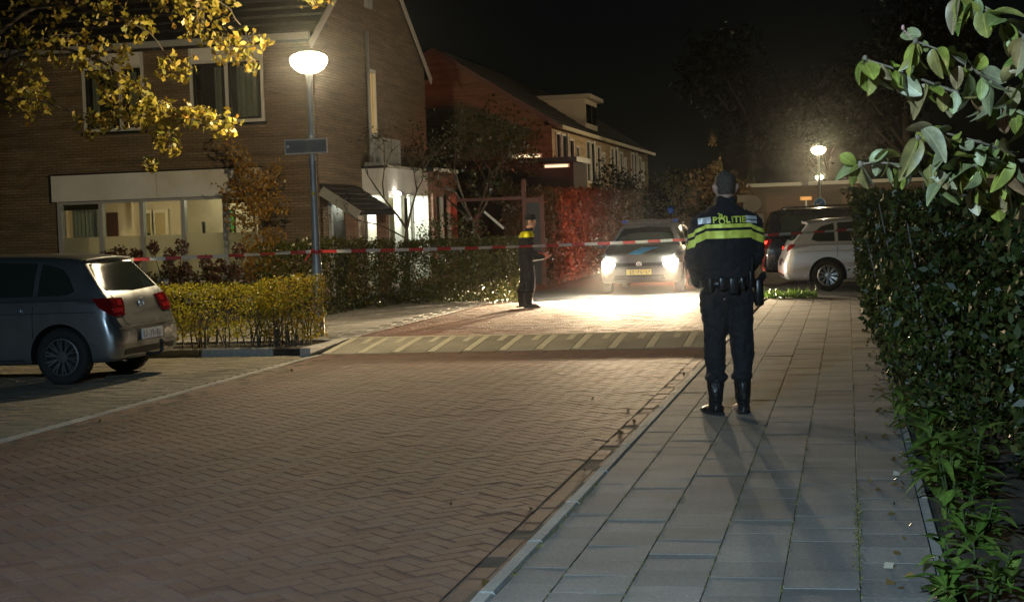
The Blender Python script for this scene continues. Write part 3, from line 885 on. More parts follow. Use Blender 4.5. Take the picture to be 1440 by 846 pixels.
# porch extension with bright glazing
PX = -10.1
b = MB()
b.box(HX+.01,PX,33.94,37.45,2.27,2.80)
b.build('porch_fascia', M['panel'], H)
b = MB(); b.box(HX+.01,PX+.03,33.9,37.48,2.803,2.86); b.build('porch_roof', M['darkframe'], H)
f = MB()
for y in (33.96,35.2,36.0,37.38): f.box(PX-.07,PX,y,y+.07,.1,2.268)
f.box(HX+.03,HX+.09,33.96,34.03,.1,2.268)
f.box(HX+.09,PX-.07,33.96,34.02,2.2,2.268); f.box(PX-.06,PX,34.03,37.38,2.2,2.268); f.box(PX-.06,PX,34.03,35.2,.1,.2); f.box(PX-.06,PX,35.27,37.38,.1,.2); f.box(HX+.09,PX-.07,33.96,34.02,.1,.2)
pf = f.build('porch_frame', M['white'], H)
MB().box(HX+.09,PX-.07,33.985,33.99,.2,2.2).build('pane', M['glass'], pf)
for a,b_ in ((34.03,35.2),(35.27,36.0),(36.07,37.38)): MB().box(PX-.03,PX-.025,a,b_,.2,2.2).build('pane', M['glass'], pf)
M['porchwhite'] = simple('porch_white_wall', (.8,.8,.76), .8)
MB().box(HX+.005,HX+.02,34.03,37.4,.1,2.2).box(HX+.03,PX-.08,37.40,37.44,.1,2.2).build('porch_wall', M['porchwhite'], pf)
c = MB(); n=18
c.grid([[(PX-.16+.02*math.sin(i*2), 34.25+.7*i/n, z) for i in range(n+1)] for z in (.15,2.15)]); c.build('porch_curtain', simple('cream_net_curtain',(.6,.5,.33),.9), pf)
c = MB(); n=14
c.grid([[(PX-.14+.02*math.sin(i*2), 35.5+.5*i/n, z) for i in range(n+1)] for z in (.15,2.15)]); c.build('porch_curtain', simple('dark_curtain',(.10,.09,.06),.9), pf)
pl_ = bpy.data.lights.new('porch_light','POINT'); pl_.energy = PORCH_W; pl_.color = (1,.95,.82); pl_.shadow_soft_size = .08
po = bpy.data.objects.new('porch_light', pl_); link(po, H); po.location = Vector((HX+.28,34.5,2.0))-H.location
po2 = bpy.data.objects.new('porch_light', pl_); link(po2, H); po2.location = Vector((HX+.28,36.6,2.0))-H.location
M['porchlamp'] = emit('porch_lamp_lit', (1,.95,.8), 16)
pw = empty('wall_lamp', (PX+.06,34.4,2.2), 0, 'small bright lamp under the porch fascia above the lit glazing', 'lamp')
MB().ell((PX+.08,34.5,2.22),(.06,.14,.055),12,8).build('globe', M['porchlamp'], pw, True, True)
MB().box(PX+.005,PX+.035,34.4,34.6,2.19,2.262).build('base', M['white'], pw)
# brick annex behind the porch
A = empty('brick_annex', (-10.3,38.4,0), 0, 'low brick annex with net curtains behind the young tree', 'annex')
b = MB(); b.box(HX+.01,-10.0,37.5,37.75,0,2.8); b.box(-10.25,-10.0,37.75,39.9,2.2,2.8); b.box(-10.25,-10.0,37.75,39.9,0,.5); b.box(-10.25,-10.0,39.3,39.9,.5,2.2); b.build('wall', M['redbrick'], A)
f = MB(); f.box(-10.1,-10.02,37.76,37.84,.5,2.2); f.box(-10.1,-10.02,38.5,38.58,.5,2.2); f.box(-10.1,-10.02,39.22,39.3,.5,2.2); an = f.build('window', M['white'], A)
MB().box(-10.07,-10.065,37.84,39.22,.5,2.2).build('pane', M['glass'], an)
c = MB(); n=24
c.grid([[(-10.2+.03*math.sin(i*1.3), 37.8+1.4*i/n, z) for i in range(n+1)] for z in (.5,2.2)]); c.build('net_curtain', simple('net_curtain',(.42,.42,.4),.9), an)
MB().box(HX+.01,-9.95,37.46,40,2.803,2.9).build('roof', M['darkframe'], A)
# tiled canopy over the front door, on brick piers
Cn = empty('door_canopy', (-10.3,32.3,1.9), 0, 'small dark tiled canopy with pale barge board on the gable wall', 'canopy')
CE = (-9.88,1.86)
rb = MB()
for k in range(5):
    t0,t1 = k/5,(k+1)/5
    xa = HX+.01+(CE[0]-HX)*t0; xb = HX+.01+(CE[0]-HX)*t1; za = 2.42+(CE[1]-2.42)*t0; zb = 2.42+(CE[1]-2.42)*t1
    rb.add([(xa,31.0,za),(xb,31.0,zb+.02),(xb,33.5,zb+.02),(xa,33.5,za),(xa,31.0,za-.09),(xb,31.0,zb-.07),(xb,33.5,zb-.07),(xa,33.5,za-.09)],[(0,1,2,3),(7,6,5,4),(0,4,5,1),(1,5,6,2),(2,6,7,3)])
rb.build('tiled_roof', M['rooftile'], Cn)
MB().bar((HX+.05,30.97,2.27),(CE[0]+.02,30.97,1.74),.04,.2).build('barge_board', simple('grey_barge_board',(.36,.35,.32),.6), Cn)
MB().box(CE[0],CE[0]+.08,31.0,33.55,1.74,1.84).build('gutter', M['darkframe'], Cn)
for y in (31.05,33.25):
    MB().box(-10.18,-9.96,y,y+.22,0,1.80).build('brick_pier', M['redbrick'], Cn)
dr = MB().box(HX+.01,HX+.06,31.6,32.5,.05,2.1).build('front_door', M['darkframe'], H)
MB().box(HX+.065,HX+.1,32.38,32.42,1.0,1.15).build('handle', M['chrome'], dr)
for y in (31.48,32.52): MB().box(HX+.01,HX+.08,y,y+.1,.05,2.2).build('door_frame', M['greyframe'], H)

# ------------------------------------------------------------------ the terrace beyond, along the street
B = empty('terrace_house', (-9.6,60,0), 0, 'dim brick terrace along the street with a roof dormer', 'house')
BX, BY0, BY1, BXR = -9.6, 51.7, 77.5, -13.57
M['housebrickb_lit'] = brickwall('house_brick_b_lit', (.56,.40,.22), (.48,.34,.19), (.4,.34,.24))  # brick colour raised to stand for warm lamplight on the terrace
b = MB()
sl = (7.5-4.85)/(BX-BXR)
def bz(x): return 7.5 - sl*abs(x-BXR)
for xa,xb in ((2*BXR-BX,BXR),(BXR,BX-.25)):
    b.add([(xa,BY0,0),(xb,BY0,0),(xb,BY0+.25,0),(xa,BY0+.25,0),(xa,BY0,bz(xa)-.05),(xb,BY0,bz(xb)-.05),(xb,BY0+.25,bz(xb)-.05),(xa,BY0+.25,bz(xa)-.05)],[(3,2,1,0),(4,5,6,7),(0,1,5,4),(1,2,6,5),(2,3,7,6),(3,0,4,7)])
b.box(BX-.25,BX,BY0,BY1,0,4.7)
b.build('wall', M['housebrickb_lit'], B)
b = MB()
for xa,xb in ((BX+.35,BXR),(2*BXR-BX-.3,BXR)):
    za,zb = 7.5-sl*abs(xa-BXR), 7.5
    n = 12
    for k in range(n):
        t0,t1 = k/n,(k+1)/n
        b.add([(xa+(xb-xa)*t0,BY0-.15,za+(zb-za)*t0+.05),(xa+(xb-xa)*t0,BY1,za+(zb-za)*t0+.05),(xa+(xb-xa)*t1,BY1,za+(zb-za)*t1+.02),(xa+(xb-xa)*t1,BY0-.15,za+(zb-za)*t1+.02),(xa+(xb-xa)*t0,BY0-.15,za+(zb-za)*t0-.02),(xa+(xb-xa)*t0,BY1,za+(zb-za)*t0-.02)],[(0,1,2,3),(0,4,5,1)])
b.build('roof', M['rooftile'], B)
b = MB(); b.bar((BX+.3,BY0-.17,4.62),(BXR,BY0-.17,7.4),.04,.16); b.bar((2*BXR-BX-.3,BY0-.17,4.62),(BXR,BY0-.17,7.4),.04,.16); b.build('barge_board', simple('barge_board_b',(.42,.33,.27),.6), B)
MB().box(BX+.28,BX+.4,BY0-.1,BY1,4.55,4.68).build('gutter', simple('cream_gutter',(.62,.56,.42),.5), B)
# upper and lower facade windows
def bwin(y0,y1,z0,z1):
    f = MB(); t=.07
    f.box(BX-.02,BX+.05,y0,y0+t,z0,z1); f.box(BX-.02,BX+.05,y1-t,y1,z0,z1); f.box(BX-.02,BX+.05,y0+t,y1-t,z0,z0+t); f.box(BX-.02,BX+.05,y0+t,y1-t,z1-t,z1)
    o = f.build('window', M['white'], B)
    MB().box(BX+.002,BX+.012,y0+t,y1-t,z0+t,z1-t).build('pane', M['darkglass'], o)
for k in range(4):
    y = 52.3+k*6.3
    bwin(y,y+.9,2.9,4.5); bwin(y+1.1,y+2.1,2.9,4.5); bwin(y+2.6,y+3.5,2.9,4.4); bwin(y+4.0,y+4.6,3.3,4.2)
    bwin(y+.2,y+2.2,.7,2.2)
    d = MB().box(BX+.01,BX+.06,y+3.2,y+4.1,.05,2.1).build('door', M['darkframe'], B)
for y in (54.25,60.2,66.4,72.6):
    MB().tube([(BX+.09,y,.1),(BX+.09,y,4.55)],.04,8).build('drainpipe', M['white'], B)
# dormer
b = MB(); dx0,dx1,dy0,dy1 = -11.9,-9.95,60.9,63.9
zt = 6.25
b.add([(dx1,dy0,5.0),(dx1,dy0,zt),(-11.95,dy0,zt)],[(0,1,2)])
b.add([(dx1,dy1,5.0),(dx1,dy1,zt),(-11.95,dy1,zt)],[(2,1,0)])
b.add([(dx1,dy0,4.9),(dx1,dy1,4.9),(dx1,dy1,zt),(dx1,dy0,zt)],[(0,1,2,3)])
b.build('dormer', simple('dormer_boards',(.55,.48,.38),.6), B)
MB().box(-12.0,dx1+.25,dy0-.2,dy1+.2,zt+.002,zt+.16).build('dormer_roof', simple('dormer_trim',(.5,.44,.36),.6), B)
for y in (61.1,62.5):
    MB().box(dx1+.005,dx1+.03,y,y+1.2,5.3,6.05).build('dormer_window', M['darkglass'], B)
# carport frame beside the tall hedge, red light put into its timber colour, with lit tubes behind
K = empty('carport', (-7.2,35.4,0), 0, 'timber carport frame with posts and beam, red light put into its colour', 'carport')
M['redlit_wood'] = simple('red_lit_timber', (.075,.026,.022), .7, noise_amt=.2, scale=6)
for x,z in ((-7.27,2.45),(-6.86,2.05),(-8.4,1.7)):
    MB().box(x-.045,x+.045,35.36,35.44,-.0,z).build('post', M['redlit_wood'], K)
MB().box(-7.219,-6.911,35.36,35.44,1.93,2.03).build('beam', M['redlit_wood'], K)
MB().box(-8.9,-7.321,35.37,35.43,2.0,2.07).build('beam', M['redlit_wood'], K)
MB().box(-7.219,-6.911,35.38,35.42,.05,1.92).build('panel', simple('dark_gate_panel',(.02,.022,.025),.7), K)
MB().bar((-8.2,35.3,1.75),(-7.75,35.3,1.35),.04,.05).build('brace', M['greyframe'], K)
M['tubeglow'] = emit('lit_strip', (1,.85,.5), 1.6)
for (x0,x1,y,z,lab) in ((-9.32,-8.55,44.0,3.33,'left hand lit strip light under the dark eaves of the far house'),(-8.4,-7.75,44.0,3.02,'right hand lit strip light above the timber carport')):
    e = empty('strip_light', (x0,y,z), 0, lab, 'light', 'strip lights under the eaves')
    MB().box(x0,x1,y,y+.05,z,z+.05).build('tube', M['tubeglow'], e)
    MB().box(x0-.05,x1+.05,y+.055,y+.1,z-.02,z+.09).build('fitting', M['white'], e)
sh_ = empty('lean_to_shed', (-8.6,44.6,0), 0, 'dark flat roofed shed at the side of the far terrace', 'shed')
MB().box(-11.5,-7.6,44.15,46.5,0,3.15).build('wall', simple('dark_shed_boards',(.03,.028,.024),.8), sh_)
MB().box(-11.6,-7.5,44.16,46.6,3.16,3.3).build('roof', M['darkframe'], sh_)
# low building at the end of the cross street
F = empty('garage_block', (0,64,0), 0, 'low dark garage block with a pale roof edge behind the cars', 'garage')
MB().box(-3.9,9,64,72,-.1,2.55).build('wall', brickwall('dark_garage_brick',(.10,.075,.055),(.08,.06,.045),(.07,.06,.05)), F)
for a,b_ in ((-3.95,-1.75),(-1.5,.1),(.2,3.2),(3.3,9.1)):
    MB().box(a,b_,63.9,64.02,2.58,2.72).build('fascia_board', simple('garage_fascia',(.4,.4,.36),.6), F)
MB().box(-3.9,9,64.03,72,2.56,2.68).build('roof', M['darkframe'], F)
for k in range(3):
    MB().box(-3.2+k*3,-.9+k*3,63.95,63.99,-.1,2.2).build('garage_door', simple('garage_door_brown',(.09,.05,.03),.6), F)
# ------------------------------------------------------------------ cars
def interp(xs, ys, x):
    return float(np.interp(x, xs, ys))
def smooth_stations(st, n):
    """monotone resample of station rows (x, ...)"""
    st = np.array(st, float); x = st[:,0]
    # parameter by index so steep ends get rows too
    t = np.arange(len(x)); tt = np.linspace(0, len(x)-1, n)
    out = []
    for c in range(st.shape[1]):
        y = st[:,c]; d = np.diff(y); m = np.zeros(len(y))
        m[1:-1] = np.where(d[:-1]*d[1:] > 0, 2*d[:-1]*d[1:]/(d[:-1]+d[1:]+1e-12), 0); m[0] = d[0]; m[-1] = d[-1]
        i = np.minimum(tt.astype(int), len(x)-2); s = tt-i
        h00=2*s**3-3*s**2+1; h10=s**3-2*s**2+s; h01=-2*s**3+3*s**2; h11=s**3-s**2
        out.append(h00*y[i]+h10*m[i]+h01*y[i+1]+h11*m[i+1])
    return np.stack(out,1)

def section(x, zb, zs, zt, hw, hr):
    """half profile from bottom centre to roof centre, for a station"""
    hz = zs-zb
    P = [(0,zb),(hw*.75,zb),(hw*.93,zb+.015),(hw*.975,zb+.07),(hw*.99,zb+.30*hz),(hw,zb+.55*hz),(hw*.992,zb+.74*hz),(hw*.972,zb+.86*hz),(hw*.955,zs-.035*hz),(hw*.925,zs)]
    up = zt-zs
    P += [(hw*.925+(hr-hw*.925)*.35, zs+up*.40),(hw*.925+(hr-hw*.925)*.75, zs+up*.74),(hr, zs+up*.90),(hr*.86, zs+up*.965),(hr*.5, zs+up*.993),(0,zt)]
    return P

def ev_mesh(o):
    dg = bpy.context.evaluated_depsgraph_get(); dg.update()
    return bpy.data.meshes.new_from_object(o.evaluated_get(dg))

class Car:
    def __init__(s, name, st, paint, wheels, wr, root, nst=46):
        S = smooth_stations(st, nst)
        rings = []
        for r in S:
            half = section(*r)
            pts = [(y,z) for y,z in half]
            # resample the half profile with Catmull-Rom
            q = []
            for i in range(len(pts)-1):
                p0=np.array(pts[max(i-1,0)]); p1=np.array(pts[i]); p2=np.array(pts[i+1]); p3=np.array(pts[min(i+2,len(pts)-1)])
                for t in (0,.5):
                    if i in (0,): 
                        q.append(p1+(p2-p1)*t)
                    else:
                        q.append(.5*((2*p1)+(-p0+p2)*t+(2*p0-5*p1+4*p2-p3)*t*t+(-p0+3*p1-3*p2+p3)*t**3))
            q.append(np.array(pts[-1]))
            full = [(r[0],-y,z) for y,z in q] + [(r[0],y,z) for y,z in reversed(q[1:-1])]
            rings.append(full)
        mb = MB().loft(rings, 0, True)
        o = bpy.data.objects.new('body', mb.mesh('body', [paint, M['black']], (0,0,0), True))
        link(o, root)
        bm = bmesh.new(); bm.from_mesh(o.data); bmesh.ops.recalc_face_normals(bm, faces=bm.faces); bm.to_mesh(o.data); bm.free()
        s.hwmax = max(r[4] for r in st)
        cut = MB()
        for wx in wheels:
            for sg in (-1,1):
                n = 36; cr = wr+.055
                a = sg*(s.hwmax-.26); b_ = sg*(s.hwmax+.2)
                y0,y1 = min(a,b_),max(a,b_)
                cut.loft([[(wx+cr*math.cos(2*math.pi*k/n), yy, wr+cr*math.sin(2*math.pi*k/n)) for k in range(n)] for yy in (y1,y0)], 0)
        c = bpy.data.objects.new('arch_cutter', cut.mesh('arch_cutter', [M['black']])); link(c, root)
        bm = bmesh.new(); bm.from_mesh(c.data); bmesh.ops.recalc_face_normals(bm, faces=bm.faces); bm.to_mesh(c.data); bm.free()
        md = o.modifiers.new('arches','BOOLEAN'); md.object = c; md.operation = 'DIFFERENCE'; md.solver = 'EXACT'; md.material_mode = 'TRANSFER'
        me = ev_mesh(o)
        o.modifiers.clear(); bpy.data.objects.remove(c)
        if len(me.polygons) > 100: o.data = me
        for p in o.data.polygons: p.use_smooth = True
        sharp(o, 40)
        s.o = o; s.root = root; s.wr = wr
        bm = bmesh.new(); bm.from_mesh(o.data); bmesh.ops.triangulate(bm, faces=bm.faces); s.bvh = BVHTree.FromBMesh(bm); bm.free()
        # wheels
        s.wheels = []
        for wx in wheels:
            for sg in (-1,1):
                s.wheel(wx, sg)
    def wheel(s, wx, sg):
        wr = s.wr; W = .2; yc = sg*(s.hwmax-.115)
        def rg(r,y,n=36): return [(wx+r*math.cos(2*math.pi*k/n), y, wr+r*math.sin(2*math.pi*k/n)) for k in range(n)]
        yo = yc+sg*W/2; yi = yc-sg*W/2
        prof = [(wr*.66,yi),(wr*.93,yi),(wr,yi+sg*.03),(wr,yo-sg*.03),(wr*.94,yo),(wr*.68,yo),(wr*.66,yo-sg*.02)]
        t = MB().loft([rg(r,y) for r,y in prof],0,False).build('wheel', M['rubber'], s.root, False, True)
        r = MB()
        r.loft([rg(wr*.675,yo-sg*.012),rg(wr*.61,yo-sg*.006),rg(wr*.60,yo-sg*.05),rg(wr*.59,yi)],0,False)
        for k in range(10):
            a = 2*math.pi*k/10+.2
            for da in (-.11,.11):
                p0 = (wx+.05*math.cos(a), yo-sg*.035, wr+.05*math.sin(a)); p1 = (wx+wr*.61*math.cos(a+da), yo-sg*.02, wr+wr*.61*math.sin(a+da))
                r.bar(p0,p1,.018,.02,0,(0,1,0))
        r.loft([rg(.07,yo-sg*.03,16),rg(.06,yo-sg*.015,16),rg(.001,yo-sg*.012,16)],0,False)
        r.build('rim', M['alloy'], t, False)
        d = MB(); d.loft([rg(wr*.58,yo-sg*.075,24),rg(.001,yo-sg*.075,24)],0,False); d.build('brake_disc', M['darkrim'], t, False)
        s.wheels.append(t)
    def hit(s, p, d):
        h = s.bvh.ray_cast(Vector(p), Vector(d).normalized())
        return h[0], h[1]
    def patch(s, name, rows, d, m, off=.006, n=10, parent=None, thick=.012, smooth=True):
        """rows: list of 2D-curves (each a list of 3D start points); resampled to a grid and dropped on to the body along d"""
        rows = [np.array(r,float) for r in rows]
        def resample(c,n):
            L = np.r_[0,np.cumsum(np.linalg.norm(np.diff(c,axis=0),axis=1))]; t = np.linspace(0,L[-1],n)
            return np.stack([np.interp(t,L,c[:,k]) for k in range(3)],1)
        G = []
        rr = [resample(r,n+1) for r in rows]
        for i in range(len(rr)-1):
            k = max(2,n//max(1,(len(rr)-1)))
            for j in range(k): G.append(rr[i]+(rr[i+1]-rr[i])*j/k)
        G.append(rr[-1])
        dv = Vector(d).normalized()
        P = []; Q = []
        for row in G:
            a = []; b_ = []
            for p in row:
                h,nn = s.hit(p,dv)
                if h is None: a.append(None); b_.append(None)
                else:
                    if nn.dot(dv) > 0: nn = -nn
                    a.append(h+nn*off); b_.append(h-nn*thick)
            P.append(a); Q.append(b_)
        mb = MB(); mb.grid(P)
        bd = [(P[0],Q[0]),(P[-1],Q[-1]),([r[0] for r in P],[r[0] for r in Q]),([r[-1] for r in P],[r[-1] for r in Q])]
        for a,b_ in bd:
            mb.grid([a,b_])
        if not mb.f: return None
        o = mb.build(name, m, parent or s.root, False, False)
        bm = bmesh.new(); bm.from_mesh(o.data); bmesh.ops.remove_doubles(bm, verts=bm.verts, dist=1e-5); bmesh.ops.recalc_face_normals(bm, faces=bm.faces)
        # make sure the outer skin faces against d
        s_ = sum(f.normal.dot(dv)*f.calc_area() for f in bm.faces if abs(f.normal.dot(dv))>.2)
        if s_ > 0: bmesh.ops.reverse_faces(bm, faces=bm.faces)
        bm.to_mesh(o.data); bm.free()
        for p in o.data.polygons: p.use_smooth = smooth
        sharp(o, 40)
        return o
    def line(s, name, pts, d, w, m, parent=None, off=.003):
        pts = [Vector(p) for p in pts]; dv = Vector(d).normalized()
        A=[];B_=[]
        for i,p in enumerate(pts):
            t = (pts[min(i+1,len(pts)-1)]-pts[max(i-1,0)]).normalized(); sd = t.cross(dv).normalized()*w/2
            A.append(tuple(p+sd)); B_.append(tuple(p-sd))
        return s.patch(name,[A,B_],d,m,off,max(6,len(pts)*3),parent,.004)

M['darkrim'] = simple('dark_rim_inner', (.03,.03,.03), .6, .5)
def paintmat(name,col,metal=.75,rough=.32):
    m = simple(name,col,rough,metal,spec=.5,coat=.5)
    nt = m.node_tree; p = nt.nodes['Principled BSDF']
    tc = nt.nodes.new('ShaderNodeTexCoord'); n = nt.nodes.new('ShaderNodeTexNoise'); n.inputs['Scale'].default_value = 5; n.inputs['Detail'].default_value = 6
    nt.links.new(tc.outputs['Object'],n.inputs['Vector'])
    mr = nt.nodes.new('ShaderNodeMapRange'); mr.inputs[3].default_value = rough-.08; mr.inputs[4].default_value = rough+.14
    nt.links.new(n.outputs['Fac'],mr.inputs[0]); nt.links.new(mr.outputs[0],p.inputs['Roughness'])
    return m
M['paint_grey'] = paintmat('grey_metallic_paint',(.30,.32,.345),.85,.30)
M['paint_silver'] = paintmat('silver_metallic_paint',(.60,.61,.62),.55,.4)
M['paint_dark'] = paintmat('dark_paint',(.015,.017,.022),.3,.25)
M['paint_police'] = paintmat('police_car_paint',(.10,.103,.11),.3,.35)
M['carglass'] = simple('car_window_glass',(.02,.027,.023),.05,spec=.25)
M['taillens'] = simple('tail_light_lens',(.17,.004,.006),.12,spec=.8,coat=1)
M['taillens2'] = simple('tail_light_bright_element',(.42,.02,.02),.1,spec=.8,coat=1)
M['tail_on'] = emit('tail_light_lit',(1,.03,.015),9)
M['headlens'] = emit('headlight_lit',(1,.88,.66),1800)
M['headglow'] = emit('headlight_glare',(1,.95,.85),14)  # whole housing set to glow, to spread the headlight's glare
M['plate_bluelit'] = simple('plate_lit_blue',(.66,.72,.80),.35)  # yellow plate, with the blue light on it put into this pale colour
M['plate_yellow'] = simple('plate_yellow',(.75,.68,.25),.4)
M['glyph'] = simple('plate_print',(.17,.18,.20),.5)
M['seam'] = simple('panel_gap',(.008,.008,.008),.8)

def hatch_stations(L=3.97, H=1.44, W=.835):
    k = L/3.97; h = H/1.455
    S = [(0.00,.42,.50,.545,.62,.54),(0.015,.34,.555,.60,.72,.62),(0.05,.27,.62,.68,.785,.68),(0.085,.245,.68,.76,.805,.69),(0.12,.235,.78,.88,.82,.70),(0.17,.23,.865,.975,.828,.70),
         (0.25,.225,.905,1.075,.832,.69),(0.36,.22,.925,1.215,.834,.64),(0.46,.22,.935,1.345,.835,.595),(0.50,.22,.938,1.388,.835,.58),(0.60,.22,.94,1.415,.835,.575),
         (1.0,.21,.94,1.445,.835,.575),(1.6,.21,.93,1.455,.835,.58),(2.1,.21,.925,1.43,.835,.575),(2.4,.21,.92,1.37,.835,.57),(2.7,.21,.915,1.215,.835,.61),(2.95,.21,.905,1.06,.833,.68),
         (3.05,.21,.895,.995,.832,.72),(3.3,.21,.855,.945,.825,.72),(3.6,.22,.785,.875,.80,.69),(3.75,.23,.72,.81,.765,.65),(3.87,.25,.62,.70,.70,.58),(3.94,.28,.53,.59,.60,.50),(3.97,.36,.47,.51,.46,.38)]
    return [(x*k,zb,zs*(.3+.7*h),zt*h if zt>.9 else zt*(.3+.7*h),hw*W/.835,hr*W/.835) for x,zb,zs,zt,hw,hr in S]

M['emblem'] = simple('emblem_bright',(.62,.62,.62),.35,.4)
def mirror_y(rows): return [[(x,-y,z) for x,y,z in r] for r in rows]

def emblem(root, c, r, face):   # ring with a V over a W; face = +1 forward, -1 rear
    b = MB(); x = c[0]
    n=24
    for (ra,rb_) in ((r,r*.84),):
        A=[(x,c[1]+ra*math.cos(2*math.pi*k/n),c[2]+ra*math.sin(2*math.pi*k/n)) for k in range(n)]
        B_=[(x+face*.012,c[1]+(ra+rb_)/2*math.cos(2*math.pi*k/n),c[2]+(ra+rb_)/2*math.sin(2*math.pi*k/n)) for k in range(n)]
        C_=[(x,c[1]+rb_*math.cos(2*math.pi*k/n),c[2]+rb_*math.sin(2*math.pi*k/n)) for k in range(n)]
        b.loft([A,B_,C_],0,False)
    def stroke(a,e): b.bar((x+face*.004,c[1]+a[0]*r,c[2]+a[1]*r),(x+face*.004,c[1]+e[0]*r,c[2]+e[1]*r),r*.14,.01,0,(1,0,0))
    for sg in (-1,1):
        stroke((sg*.38,.78),(sg*.02,.12)); stroke((sg*.72,.45),(sg*.40,-.72)); stroke((sg*.40,-.72),(sg*.02,-.02))
    return b.build('emblem', M['emblem'], root, False)

def plate(root, x, zc, face, m, w=.52, h=.112, tilt=0, label=None):
    b = MB().box(x-.006,x+.006,-w/2,w/2,zc-h/2,zc+h/2)
    o = b.build('number_plate', m, root, False)
    g = MB(); ch_ = []
    xx = x+face*.0085
    # print worn to unreadable dabs, as the photograph shows it
    y = -w/2+.075
    k = 0
    while y < w/2-.05:
        if k not in (2,5):
            g.box(min(xx,x),max(xx,x),y,y+.013,zc-.034,zc+.034); g.box(min(xx,x),max(xx,x),y+.0135,y+.034,zc+(.02 if k%2 else -.03),zc+(.032 if k%2 else -.018))
        else: g.box(min(xx,x),max(xx,x),y+.004,y+.026,zc-.006,zc+.006)
        y += .056; k += 1
    g.build('plate_print', M['glyph'], o, False)
    return o

def common(car, L, W=.835, rear=True, H=1.44, tail=None, x5=True):
    """glazing, lights, seams shared by the hatchbacks; x measured from the rear bumper"""
    k = L/3.97; h = H/1.455; far = 3
    def sidez(z): return z*h
    for sg in (-1,1):
        d = (0,-sg,0)
        def row(pts): return [(x*k, sg*far, z*h) for x,z in pts]
        car.patch('side_window',[row([(.52,1.03),(.62,.99),(.95,.985)]),row([(.60,1.18),(.70,1.28),(.95,1.345)])],d,M['carglass'],.004)
        car.patch('side_window',[row([(1.01,.985),(1.45,.98),(1.88,.975)]),row([(1.01,1.35),(1.45,1.365),(1.88,1.36)])],d,M['carglass'],.004)
        car.patch('side_window',[row([(1.95,.975),(2.4,.97),(2.86,.965)]),row([(1.95,1.355),(2.2,1.335),(2.42,1.26)])],d,M['carglass'],.004)
        for xs in ((.99,[.32,.6,.94]),(1.915,[.26,.6,.96]),(2.9,[.45,.6,.9])):
            car.line('door_gap',[(xs[0]*k+ (0.0),sg*far,z*h) for z in xs[1]],d,.008,M['seam'])
        car.line('sill_gap',[(x*k,sg*far,.27) for x in (.95,1.5,2.1,2.9)],d,.012,M['seam'])
        car.line('crease_shade',[(x*k,sg*far,z*h) for x,z in ((.25,.80),(.9,.80),(1.8,.785),(2.8,.76))],d,.006,M['seam'],None,.0015)  # dark strip: shade along the body crease put into colour
        for xh in (1.12,2.05):
            b = MB(); hh,nn = car.hit((xh*k+.07,sg*far,.835*h),d)
            if hh: 
                b.bar((xh*k,hh.y+sg*.02,.835*h),(xh*k+.17,hh.y+sg*.02,.84*h),.02,.025); b.build('door_handle', car.o.data.materials[0], car.root, False)
        b = MB(); b.ell((2.72*k,sg*(W+.09),1.0*h),(.06,.09,.065),12,8); b.bar((2.75*k,sg*(W-.06),.95*h),(2.73*k,sg*(W+.04),.97*h),.05,.03); b.build('door_mirror', car.o.data.materials[0], car.root, False, True)
    # rear window, tailgate gap
    d = (1,0,0)
    car.patch('rear_window',[[(-2,-.62,1.03*h),(-2,0,1.005*h),(-2,.62,1.03*h)],[(-2,-.585,1.2*h),(-2,0,1.2*h),(-2,.585,1.2*h)],[(-2,-.51,1.325*h),(-2,0,1.345*h),(-2,.51,1.325*h)]],d,M['carglass'],.004,16)
    car.patch('windscreen',[[(L+2,-.66,1.03*h),(L+2,0,1.02*h),(L+2,.66,1.03*h)],[(L+2,-.60,1.18*h),(L+2,0,1.2*h),(L+2,.60,1.18*h)],[(L+2,-.50,1.33*h),(L+2,0,1.365*h),(L+2,.50,1.33*h)]],(-1,0,0),M['carglass'],.004,16)
    for sg in (-1,1):
        car.line('tailgate_gap',[(-2,sg*y,z*h) for y,z in ((.44,.62),(.52,.66),(.545,.80),(.555,.93),(.60,.985))],d,.010,M['seam'])
    car.line('tailgate_gap',[(-2,y,.615*h) for y in (-.44,-.2,0,.2,.44)],d,.010,M['seam'])
    # rear spoiler lip
    b = MB(); P=[]
    for z_,xo in ((1.385,.0),(1.40,-.085),(1.372,-.07),(1.355,.01)):
        r=[]
        for i in range(13):
            y = -.53+1.06*i/12; r.append((.50*k+xo+.05*(y/.53)**2, y, (z_-.022*(y/.53)**2)*h))
        P.append(r)
    b.grid(P+[P[0]]); b.build('roof_spoiler', car.o.data.materials[0], car.root, False, True)

